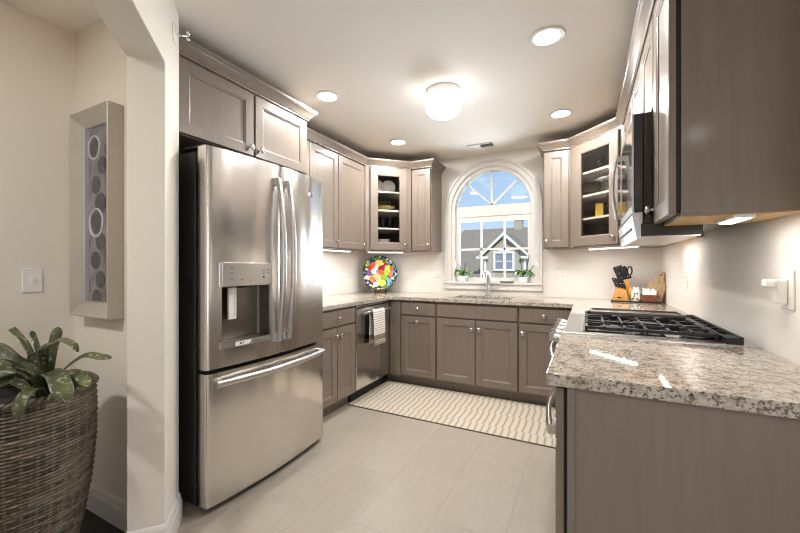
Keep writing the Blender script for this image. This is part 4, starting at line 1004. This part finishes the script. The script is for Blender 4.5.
def basket():
    cx, cy = -1.94, .58
    t = thing('wicker_basket', 'large grey-brown wicker basket on the hall floor holding a bromeliad', 'basket', (cx, cy, 0))
    prof = [(0, .145), (.08, .158), (.2, .185), (.35, .210), (.5, .224), (.62, .228), (.70, .226), (.742, .222)]
    def R(z):
        for (za, ra), (zb, rb) in zip(prof, prof[1:]):
            if z <= zb: return ra + (rb - ra) * (z - za) / (zb - za)
        return prof[-1][1]
    mb = MB(); NS, per = 34, 6; seg = NS * per; rows = 60; sub = 4; loops = []
    H = .742
    for j in range(rows * sub + 1):
        z = H * j / (rows * sub); st = (j // sub) % 2; ph = (j % sub) / sub; rb = math.sin(PI * ph)
        lp = []
        for k in range(seg):
            a = 2 * PI * k / seg; sk = k / per
            wv = math.cos(PI * sk + PI * st)
            r = R(z) + .0046 * rb * (wv * .4 + .6) - .0044 * (1 - rb)
            # upright stakes show as thin ridges
            r += .0022 * max(0, 1 - abs((sk + .5) % 1 - .5) * 7)
            lp.append((cx + r * math.cos(a), cy + r * math.sin(a), z))
        loops.append(lp)
    mb.loft(loops, True, True, False); o = mb.build('weave', 'wicker', t, smooth=False)
    def tone(o, fn):
        ca = o.data.color_attributes.new('tone', 'FLOAT_COLOR', 'POINT')
        for i, v in enumerate(o.data.vertices): k = fn(v.co); ca.data[i].color = (k, k * .98, k * .95, 1)
    rnd = [[random.choice((.45, .75, 1.0, 1.0, 1.25, 1.6)) for _ in range(64)] for _ in range(200)]
    tone(o, lambda c: 1.5 if (lambda q: abs(q - round(q - .5) - .5) < .09)(math.atan2(c.y, c.x) / (2 * PI) * NS + NS) else rnd[int(c.z / H * rows) % 200][int((math.atan2(c.y, c.x) / (2 * PI) * NS + NS + (int(c.z / H * rows) % 2)) / 2) % 64])
    rim = MB(); n = 120
    for ph in (0, PI):
        rim.tube([(cx + (.221 + .007 * math.cos(30 * a + ph)) * math.cos(a), cy + (.221 + .007 * math.cos(30 * a + ph)) * math.sin(a), .748 + .007 * math.sin(30 * a + ph)) for a in [2 * PI * i / n for i in range(n)]], .008, 7, closed=True)
    tone(rim.build('braided_rim', 'wicker', t, smooth=True), lambda c: .9 + .3 * math.sin(40 * math.atan2(c.y, c.x)))
    MB().lathe([(.150, .10), (.190, .40), (.198, .69), (.205, .715), (.200, .715), (.19, .70), (.185, .66), (0, .655)], (cx, cy, 0), 36).build('liner_pot', 'case', t, smooth=True)
    MB().lathe([(.183, .6555), (.183, .685), (.12, .70), (0, .705)], (cx, cy, 0), 30).build('soil', 'soil', t, smooth=True)
    # bromeliad: strap leaves rising from the middle; right = camera right, out = towards the camera
    p = thing('bromeliad', 'green speckled strap-leaved bromeliad growing in the wicker basket', 'plant', (cx, cy, .70))
    rt = Vector((.89, .456, 0)); tw = Vector((.456, -.89, 0)); C = Vector((cx, cy, 0))
    S_ = 1.4 / 364.3
    def P(u, v, o): d = 1.4 - o; return -tw * d + rt * ((u - 400) / 364.3 * d) + Vector((0, 0, 1.223 + (266.5 - v) / 364.3 * d))
    base = P(42, 386, .0)
    # (control points in photo pixels and depth towards the viewer, width in m)
    leaves = [([(42, 384, 0), (30, 352, -.02), (14, 331, -.04), (9, 329, -.05)], .030),
              ([(42, 384, 0), (38, 352, -.03), (33, 336, -.05), (31, 331, -.05)], .024),
              ([(46, 384, 0), (52, 352, .0), (56, 336, -.01), (58, 327, -.02)], .044),
              ([(44, 384, 0), (46, 356, .03), (58, 341, .05), (72, 344, .07), (78, 352, .08)], .030),
              ([(48, 386, 0), (62, 372, .05), (84, 356, .08), (100, 357, .10), (111, 358, .11)], .036),
              ([(48, 386, 0), (60, 376, .04), (74, 373, .08), (84, 381, .10), (89, 386, .10)], .048),
              ([(44, 386, 0), (46, 374, .08), (56, 376, .15), (62, 390, .19), (66, 403, .20)], .074),
              ([(42, 386, 0), (34, 372, .05), (14, 362, .10), (-4, 350, .13), (-20, 348, .14)], .070),
              ([(42, 386, 0), (24, 374, .08), (4, 366, .14), (-18, 372, .17), (-30, 384, .17)], .066),
              ([(42, 388, 0), (30, 378, .06), (8, 380, .12), (-10, 390, .16)], .050),
              ([(44, 388, 0), (36, 388, .10), (26, 394, .16), (19, 406, .18), (18, 420, .18)], .046),
              ([(40, 384, 0), (30, 362, .02), (36, 352, .05), (46, 346, .06), (54, 344, .07)], .030),
              ([(40, 386, 0), (20, 384, -.05), (0, 376, -.09), (-14, 380, -.11)], .05),
              ([(42, 386, 0), (30, 370, -.06), (12, 360, -.10), (2, 362, -.12)], .045),
              ([(46, 386, 0), (44, 366, .02), (44, 352, .03), (48, 346, .03)], .036),
              ([(50, 386, 0), (62, 378, -.06), (76, 376, -.10), (84, 380, -.12)], .04)]
    for k, (cps, wd) in enumerate(leaves):
        pts = [P(*c) for c in cps]
        pts[0] = pts[0] + Vector((0, 0, -.035))
        # Catmull-Rom
        Q = [pts[0] * 2 - pts[1]] + pts + [pts[-1] * 2 - pts[-2]]; sm = []
        for i in range(1, len(Q) - 2):
            for j in range(6):
                s = j / 6; a, b, c, d = Q[i - 1], Q[i], Q[i + 1], Q[i + 2]
                sm.append(.5 * ((2 * b) + (c - a) * s + (2 * a - 5 * b + 4 * c - d) * s * s + (3 * b - a - 3 * c + d) * s ** 3))
        sm.append(pts[-1]); n = len(sm); mb = MB(); rows = []
        for i, q in enumerate(sm):
            tg = (sm[min(i + 1, n - 1)] - sm[max(i - 1, 0)]).normalized()
            view = (Vector((0, 0, 1.223)) - q).normalized() * .5 + Vector((0, 0, 1)) * .5
            side = tg.cross(view); side = side.normalized() if side.length > 1e-4 else rt
            nn = side.cross(tg).normalized(); s = i / (n - 1)
            w = wd * .40 * (.80 + .28 * s if s < .7 else (.996 * math.sqrt(max(0.0, 1 - ((s - .7) / .304) ** 1.9))))
            rows.append([q + side * w * e + nn * (.22 * w * abs(e) ** 1.5) for e in (-1, -.55, 0, .55, 1)])
        V = [[mb.v(x) for x in r] for r in rows]
        for A, B in zip(V, V[1:]):
            for i in range(4): mb.face([A[i], A[i + 1], B[i + 1], B[i]])
        o = mb.build('leaf', 'brom', p, smooth=True)
        so = o.modifiers.new('solidify', 'SOLIDIFY'); so.thickness = .0022
basket()

# ------------------------------------------------------------------ worktop things
def counter_things():
    # painted fruit plate on a little easel in the left corner, facing the room diagonally
    d = Vector((.62, -.78, 0)).normalized(); f = F((-2.13, 3.66, ZW1), (-d.y, d.x) if False else (.78, .62), (.62, -.78))
    tilt = math.radians(13); c0 = .228; R = .207
    def T(a, c, b=0): # plate plane coordinates -> world, leaning back
        return f(a, -c * math.sin(tilt) + b * math.cos(tilt), .012 + c0 * 0 + c * math.cos(tilt) + b * math.sin(tilt))
    def ctr(a, c, b=0): return T(a, c + c0, b)
    ax = (ctr(0, 0, 1) - ctr(0, 0, 0)).normalized()
    t = thing('decorative_plate', 'large round plate painted with colourful fruit, propped in the left worktop corner', 'plate', f(0, 0, 0))
    MB().lathe([(.10, -.014), (.12, -.012), (.185, -.001), (R, .004), (R - .004, .008), (.17, .003), (.12, -.004), (0, -.005)], ctr(0, 0), 48, d=ax).build('dish', 'plateground', t, smooth=True)
    ring = MB(); ring.tube([ctr(R * .985 * math.cos(q), R * .985 * math.sin(q), .006) for q in [2 * PI * i / 48 for i in range(48)]], .005, 6, closed=True); ring.build('rim_band', colormat('dark_green_rim', (38, 60, 44), rough=.25), t, smooth=True)
    fruit = [(-.075, .095, .034, 'orange', (226, 98, 40)), (-.105, .055, .03, 'red', (196, 52, 44)), (0, .12, .05, 'banana', (238, 208, 110)), (.02, .06, .045, 'wine', (150, 36, 60)), (.085, .055, .036, 'lemon', (226, 214, 90)),
             (.075, .005, .034, 'lime', (166, 196, 72)), (.012, .012, .036, 'orange', (226, 98, 40)), (-.075, .02, .034, 'white2', (232, 228, 214)), (-.12, 0, .036, 'plum', (130, 84, 130)), (-.028, -.045, .042, 'peach', (240, 180, 128)),
             (.05, -.05, .036, 'green', (120, 176, 62)), (-.09, -.075, .034, 'coral', (226, 120, 76)), (.025, -.12, .042, 'yellow2', (238, 214, 70)), (.12, -.02, .03, 'coral', (226, 120, 76)), (.1, -.085, .028, 'sky', (110, 160, 190)),
             (-.05, -.13, .03, 'white2', (232, 228, 214)), (-.02, .165, .022, 'leafg', (84, 130, 66)), (.055, .13, .024, 'leafg', (84, 130, 66)), (.13, .05, .024, 'orange', (226, 98, 40)), (-.14, .09, .022, 'lime', (166, 196, 72)), (-.145, -.05, .02, 'white2', (232, 228, 214)), (.075, .1, .02, 'red', (196, 52, 44)), (-.03, .075, .026, 'white2', (232, 228, 214)), (.09, -.13, .02, 'sky', (110, 160, 190))]
    by = {}
    for a, c, r, n, rgb in [(a * 1.07, c * 1.07, r * 1.07, n, g) for a, c, r, n, g in fruit]: by.setdefault(n, (rgb, []))[1].append((a, c, r))
    for n, (rgb, L) in by.items():
        for a, c, r in L:
            mb = MB(); rr = math.hypot(a, c); hb = .0002 - .0045 + max(0, (rr - .12)) * .16
            mb.lathe([(r, .0015), (r * .7, .004), (0, .005)], ctr(a, c, hb), 16, d=ax)
            mb.build('painted_fruit', colormat('paint_' + n, rgb, rough=.5, spec=.1, var=.22, scale=34), t, smooth=True)
    s = thing('plate_stand', 'small dark metal easel holding up the painted fruit plate', 'plate stand', f(0, 0, 0))
    mb = MB()
    for a in (-.06, .06):
        mb.tube([f(a, .045, .022), f(a, .05, .006), f(a, .02, .005), f(a, -.06, .005)], .004, 7)
        mb.tube([f(a, -.012, .005), f(a * .6, -.062, .2)], .004, 7)
    mb.tube([f(-.06, -.012, .006), f(.06, -.012, .006)], .004, 7)
    mb.tube([f(0, -.062, .19), f(0, -.11, .004)], .004, 7)
    mb.build('frame', colormat('dark_bronze', (58, 44, 36), rough=.4, metal=.8), s, smooth=True)

    # orchids on the sill
    def orchid(x, label, k, stems):
        z = 1.055; y = 3.945
        t = thing('potted_orchid', label, 'orchid', (x, y, z))
        MB().prism([(-.045, .06), (.045, .06), (.038, 0), (-.038, 0)], lambda a, c: (x + a, y - .032, z + c), lambda a, c: (x + a, y + .032, z + c)).build('pot', 'ceramic', t, bev=.004)
        MB().box(x - .038, x + .038, y - .027, y + .027, z + .0605, z + .066).build('moss', 'soil', t)
        random.seed(k)
        for i in range(7):
            a = 2 * PI * i / 7 + random.random() * .5; L = .10 + random.random() * .035; mb = MB(); rows = []
            for j in range(8):
                s = j / 7; r = L * s; h = .13 * s * (1.25 - 1.25 * s) * (1.2 + .5 * random.random() * 0) + .005
                w = .027 * math.sin(PI * (s * .85 + .1)) + .001
                c = Vector((x + r * math.cos(a), y + .35 * r * math.sin(a) - .004, z + .066 + h)); sd = Vector((-math.sin(a), math.cos(a), .35)).normalized()
                rows.append([c - sd * w + Vector((0, 0, .005)), c, c + sd * w + Vector((0, 0, .005))])
            V = [[mb.v(p) for p in r_] for r_ in rows]
            for A, B in zip(V, V[1:]):
                for i2 in range(2): mb.face([A[i2], A[i2 + 1], B[i2 + 1], B[i2]])
            o = mb.build('leaf', 'leaf', t, smooth=True); so = o.modifiers.new('solidify', 'SOLIDIFY'); so.thickness = .002
        for (dx, hh, bend) in stems:
            mb = MB(); mb.tube([(x + dx * .3, y, z + .066), (x + dx * .7, y + .004, z + .066 + hh * .5), (x + dx, y, z + .066 + hh * .88), (x + dx + bend, y - .004, z + .066 + hh)], .0036, 6); mb.build('stem', 'moss', t, smooth=True)
            fl = MB()
            for q in range(3):
                px, pz = x + dx + bend * (.4 + .5 * q), z + .066 + hh * (1 - .10 * q)
                for b in range(5): fl.ball((px + .011 * math.cos(2 * PI * b / 5), y - .008, pz + .011 * math.sin(2 * PI * b / 5)), .009, 8, (1, .3, 1))
            if bend: fl.build('flowers', 'fire', t, smooth=True)
            else: fl.bm.free()
    orchid(-1.235, 'potted orchid with a bare thin stem on the left end of the window sill', 4, [(-.03, .13, 0), (.03, .15, .0)])
    orchid(-.585, 'potted orchid with tall dark stems and pale flowers on right end of sill', 9, [(-.035, .26, 0), (.055, .22, .0), (.10, .13, .05)])
    tag(MB().box(-.82, -.68, 3.905, 3.955, 1.0555, 1.07).build('sill_tray', colormat('greygreen_tray', (122, 124, 112), rough=.5), bev=.004), 'low grey tray lying on the sill left of the flowering orchid', 'tray')

    # tray by the right corner with knife block, jar, napkin box; boards leaning behind
    z = ZW1; tr = MB(); f = F((.43, 3.74, z), (.97, -.12), (-.12, -.97))
    t = thing('serving_tray', 'flat dark tray on the worktop in the right corner under the knife block', 'tray', (.43, 3.74, z))
    def rr(i, c): return [f(-.235 + i, -.09 + i, c), f(.11 - i, -.09 + i, c), f(.11 - i, .095 - i, c), f(-.235 + i, .095 - i, c)]
    tr.loft([rr(.006, .0005), rr(0, .012), rr(.003, .014), rr(.010, .012), rr(.012, .006)]); tr.build('tray_body', 'tray', t)
    zt = z + .0066
    # knife block
    kb = thing('knife_block', 'honey wood knife block with two slanted tiers full of dark-handled knives', 'knife block', f(-.155, .0, .007))
    def blk(a0, a1, poly, nm):
        m = MB(); m.prism(poly, lambda b, c: f(a0, b, .007 + c), lambda b, c: f(a1, b, .007 + c)); return m.build(nm, 'knifewood', kb, bev=.003)
    g = f
    lean = .55
    lo = MB(); lo.prism([(-.075, .0), (.055, .0), (.035, .098), (-.048, .115)], lambda a, c: g(-.155 + a, .062, .007 + c), lambda a, c: g(-.155 + a, -.0, .007 + c)); lo.build('lower_tier', 'knifewood', kb, bev=.003)
    up = MB(); up.prism([(-.048, .0), (.082, .0), (.05, .19), (-.03, .165)], lambda a, c: g(-.155 + a, -.0005, .007 + c), lambda a, c: g(-.155 + a, -.068, .007 + c)); up.build('upper_tier', 'knifewood', kb, bev=.003)
    MB().box(-.185, -.155, .0622, .0628, .033, .043, g).build('nameplate', 'black', kb)
    hm = 'case'
    def kn(a, b, c, L, label, grp, r=.009):
        m = MB(); p = g(a, b, c); dr = (g.u * -.34 + Vector((0, 0, 1)) * .92 + g.n * .05).normalized()
        m.tube([p, p + dr * L * .15, p + dr * L * .5, p + dr * L * .85, p + dr * L], [r * .8, r, r * .9, r * 1.1, r * .75], 8, flat=(.75, 1.1), up=tuple(g.n)); o = m.build('kitchen_knife', 'black', smooth=True, origin=tuple(p))
        r_ = MB()
        for q in (.2, .5, .8): r_.ball(p + dr * L * q + g.n * r * .75, .0028, 6)
        r_.build('rivets', 'nickel', o); tag(o, label, 'knife', grp)
    for i in range(4): kn(-.193 + .022 * i, .030, .127 - .004 * i, .088, 'short dark-handled knife in the lower tier of the wood block', 'knives in the lower tier')
    for i in range(4):
        kn(-.172 + .022 * i, -.018, .180 + .0068 * i, .125 - .004 * i, 'long dark-handled knife in the front row of the upper tier', 'front knives in the upper tier', .010)
    for i in range(3): kn(-.168 + .022 * i, -.05, .180 + .0068 * i, .135, 'long dark-handled knife in the back row of the upper tier', 'back knives in the upper tier', .010)
    # kitchen shears with loop handles
    m = MB(); p = g(-.088, -.055, .205); 
    for s in (-1, 1):
        cc = p + Vector((0, 0, .065)) + g.u * (s * .020 - .03)
        m.tube([cc + g.u * .017 * math.cos(q) + Vector((0, 0, .038 * math.sin(q))) for q in [2 * PI * i / 16 for i in range(16)]], .0055, 7, closed=True)
        m.tube([p, cc - Vector((0, 0, .036))], .006, 7)
    tag(m.build('kitchen_shears', 'black', smooth=True, origin=tuple(p)), 'dark loop-handled shears standing in the upper tier of the knife block', 'shears')
    # painted oil bottle with yellow handle
    b = thing('painted_jug', 'small white and black patterned jug with a yellow handle beside the knife block', 'jug', f(-.050, .04, .0066))
    MB().lathe([(.030, 0), (.034, .01), (.035, .07), (.030, .095), (.020, .108), (.022, .125), (.017, .125), (0, .115)], f(-.050, .04, .0066), 20).build('body', 'ceramic', b, smooth=True)
    sp = MB(); random.seed(5)
    for i in range(26):
        a = random.random() * 2 * PI; h = .012 + random.random() * .062; r = .0345
        sp.ball(f(-.050 + r * math.cos(a), .04 + r * math.sin(a), .0066 + h), .0065, 6, (1, 1, 1.1))
    sp.build('painted_spots', 'black', b)
    MB().tube([f(-.080, .048, .06), f(-.093, .052, .075), f(-.095, .052, .105), f(-.084, .048, .118), f(-.067, .042, .112)], .007, 8).build('handle', 'yellow', b, smooth=True)
    # napkin box
    n = thing('napkin_holder', 'square brown box full of white paper napkins on the dark tray', 'napkin holder', f(.044, .02, .0066))
    MB().prism([(-.050, 0), (.050, 0), (.055, .062), (-.055, .062)], lambda a, c: f(.044 + a, .06, .0066 + c), lambda a, c: f(.044 + a, -.03, .0066 + c)).build('box', 'brown', n, bev=.003)
    nm = MB(); random.seed(2)
    rows = []
    for i in range(11):
        a = -.049 + .098 * i / 10
        rows.append([f(.044 + a, .054, .069), f(.044 + a * 1.03, .03, .105 + random.uniform(-.012, .012)), f(.044 + a, .0, .118 + random.uniform(-.012, .010)), f(.044 + a, -.024, .095 + random.uniform(-.01, .01)), f(.044 + a, -.025, .069)])
    nm.loft(rows); nm.build('napkins', 'napkin', n)
    # paddle boards leaning on the right wall
    def board(name, label, m, px, py, w, h, hh, th, lean, ang, roll=0.0):
        u = Vector((math.cos(ang), math.sin(ang))); q = F((px, py, z), (u.x, u.y), (u.y, -u.x))
        out = []
        for i in range(13):
            a = -PI / 2 + PI * i / 12
        pts = [(-w / 2 + .02, 0), (w / 2 - .02, 0), (w / 2, .02), (w / 2, h - .05), (w / 2 * .8, h - .012), (.028, h + .02), (.022, h + .05), (.022, h + hh - .018), (.012, h + hh), (-.012, h + hh), (-.022, h + hh - .018), (-.022, h + .05), (-.028, h + .02), (-w / 2 * .8, h - .012), (-w / 2, h - .05), (-w / 2, .02)]
        cr, sr = math.cos(roll), math.sin(roll); lift = (w / 2 - .02) * sr
        RT = lambda a, c: (a * cr + c * sr, -a * sr + c * cr + lift)
        pts = [RT(*p) for p in pts]; ca, sa = math.cos(lean), math.sin(lean)
        def M0(b): return lambda a, c: q(a, -c * sa + b * ca, .0015 + th * sa + c * ca + b * sa)
        hl = [[RT(.007 * math.cos(2 * PI * i / 10), h + hh - .03 + .007 * math.sin(2 * PI * i / 10)) for i in range(10)]]
        tag(MB().plate(pts, hl, M0(0), M0(th)).build(name, m, bev=.003, origin=(px, py, z)), label, 'cutting board')
    board('cutting_board', 'tan mottled paddle cutting board leaning sideways against the right wall', 'board', .500, 3.755, .125, .175, .085, .014, math.radians(5), math.radians(-20), math.radians(15))
    board('cutting_board', 'dark grey-brown paddle cutting board, half hidden behind the mottled one', 'board2', .572, 3.81, .12, .17, .08, .012, math.radians(1), math.radians(-84))
counter_things()

def rug():
    r = thing('rug', 'cream and tan striped woven runner rug on the floor before the sink', 'rug', (-1.0, 3.03, 0))
    MB().box(-1.885, -.13, 2.655, 3.395, .0005, .010).build('pile', 'rug', r, bev=.003)
    MB().box(-1.885, -.13, 2.6485, 2.6548, .0005, .008).build('binding_shadow_edge', colormat('dark_binding_shadow', (104, 94, 82), rough=.9), r)  # dark near edge: binding with its shadow put into the colour
    
rug()

# ------------------------------------------------------------------ dishes behind the cabinet glass
def dishes():
    def lathe_thing(name, label, cat, loc, prof, m, seg=22, group=None, solid=True):
        o = MB().lathe(prof, loc, seg).build(name, m, smooth=True, origin=loc); return tag(o, label, cat, group)
    bowl = lambda r, h: [(r * .4, 0), (r * .45, .004), (r * .8, h * .5), (r, h), (r - .004, h), (r * .76, h * .52), (r * .4, .009), (0, .008)]
    def at(px, py, dx, dy): return (px + dx, py + dy)
    # left corner: cabinet centre of visible area about (-2.0, 3.52)
    s1, s2, s3, s0 = 1.644, 1.841, 2.041, ZB + .0185
    ins = (math.sqrt(.5), math.sqrt(.5))
    def Lp(a, d): # a along the diagonal, d depth behind the face
        return (-1.918 + a * .707 - d * .707, 3.438 + a * .707 + d * .707)
    def plate_up(name, label, p, z, r, m, nx, ny):
        d = Vector((nx, ny, .18)).normalized(); c = Vector((p[0], p[1], z + r * .985 + .003))
        o = MB().lathe([(r * .55, -.004), (r * .6, -.003), (r, .010), (r, .013), (r * .6, .002), (0, .001)], c, 28, d=d).build(name, m, smooth=True, origin=tuple(c)); tag(o, label, 'plate')
    x, y = Lp(-.065, .20); plate_up('dinner_plate', 'white plate standing on edge at left on top shelf of left corner cabinet', (x, y), s3, .08, 'ceramic', .7, -.7)
    x, y = Lp(.07, .20); plate_up('dinner_plate', 'white plate standing on edge at right on top shelf of left corner cabinet', (x, y), s3, .08, 'ceramic', .7, -.7)
    x, y = Lp(.005, .17); lathe_thing('serving_bowl', 'yellow bowl on the second shelf of the left corner cabinet', 'bowl', (x, y, s2), bowl(.13, .05), 'olive')
    lathe_thing('serving_bowl', 'dark bowl nested in the yellow bowl on the second shelf', 'bowl', (x, y, s2 + .040), bowl(.105, .055), 'tray')
    for i, a in enumerate((-.085, -.005, .075)):
        x, y = Lp(a, .15); lathe_thing('tumbler', 'tall clear tumbler on the third shelf of the left corner cabinet', 'glass', (x, y, s1), [(.028, 0), (.033, .003), (.037, .13), (.0345, .13), (.030, .008), (0, .006)], 'tumbler', group='tumblers in the left corner cabinet')
    x, y = Lp(.0, .18); lathe_thing('serving_bowl', 'wide white bowl on the bottom shelf of the left corner cabinet', 'bowl', (x, y, s0), bowl(.115, .07), 'ceramic')
    lathe_thing('serving_bowl', 'smaller white bowl stacked in the wide bowl on the bottom shelf', 'bowl', (x, y, s0 + .058), bowl(.085, .06), 'ceramic')
    # right corner
    def Rp(a, d): return (.0645 + a * .707 + d * .707, 3.4325 - a * .707 + d * .707)
    x, y = Rp(.03, .18); 
    o = MB().lathe([(.07, 0), (.08, .003), (.13, .03), (.145, .036), (.143, .040), (.128, .036), (.075, .010), (0, .009)], (x, y, 1.923), 30).build('platter', 'ceramic', smooth=True, origin=(x, y, 1.923)); tag(o, 'wide white platter on the second shelf of the right corner cabinet', 'platter')
    o = MB().lathe([(.09, 0), (.10, .004), (.12, .078), (.11, .0805), (0, .081)], (x, y, s2), 26).build('casserole', 'dksteel', smooth=True, origin=(x, y, s2)); tag(o, 'low grey casserole under the white platter in the right corner cabinet', 'casserole')
    x, y = Rp(-.085, .14); lathe_thing('stemmed_glass', 'small stemmed glass on the top shelf of the right corner cabinet', 'glass', (x, y, s3), [(.03, 0), (.03, .003), (.004, .008), (.004, .06), (.028, .085), (.032, .13), (.030, .13), (.026, .087), (0, .07)], 'tumbler')
    x, y = Rp(-.085, .13); o = MB().box(x - .03, x + .03, y - .025, y + .025, s1 + .0003, s1 + .12).build('food_box', 'yellow', bev=.002, origin=(x, y, s1)); tag(o, 'yellow box on the third shelf of the right corner cabinet', 'box')
    x, y = Rp(.05, .15)
    for i, (da, hh) in enumerate(((-.02, .11), (.075, .10))):
        x, y = Rp(.05 + da, .15); j = thing('glass_jug', ('taller' if i == 0 else 'shorter') + ' clear glass jug on the third shelf of the right corner cabinet', 'jug', (x, y, s1))
        MB().lathe([(.03, 0), (.036, .004), (.040, hh * .5), (.034, hh * .8), (.038, hh), (.036, hh), (.032, hh * .8), (.037, hh * .5), (0, .006)], (x, y, s1), 20).build('body', 'tumbler', j, smooth=True)
        MB().tube([(x + .036, y - .01, s1 + .03), (x + .062, y - .02, s1 + .04), (x + .062, y - .02, s1 + .075), (x + .036, y - .01, s1 + hh * .82)], .0045, 7).build('handle', 'tumbler', j, smooth=True)
    for i, a in enumerate((-.09, -.03, .03, .09)):
        x, y = Rp(a, .12); lathe_thing('tea_cup', 'small white cup in the row on the bottom shelf of the right corner cabinet', 'cup', (x, y, s0), [(.018, 0), (.022, .003), (.027, .035), (.025, .035), (.02, .005), (0, .005)], 'ceramic', 16, 'cups in the right corner cabinet')
dishes()
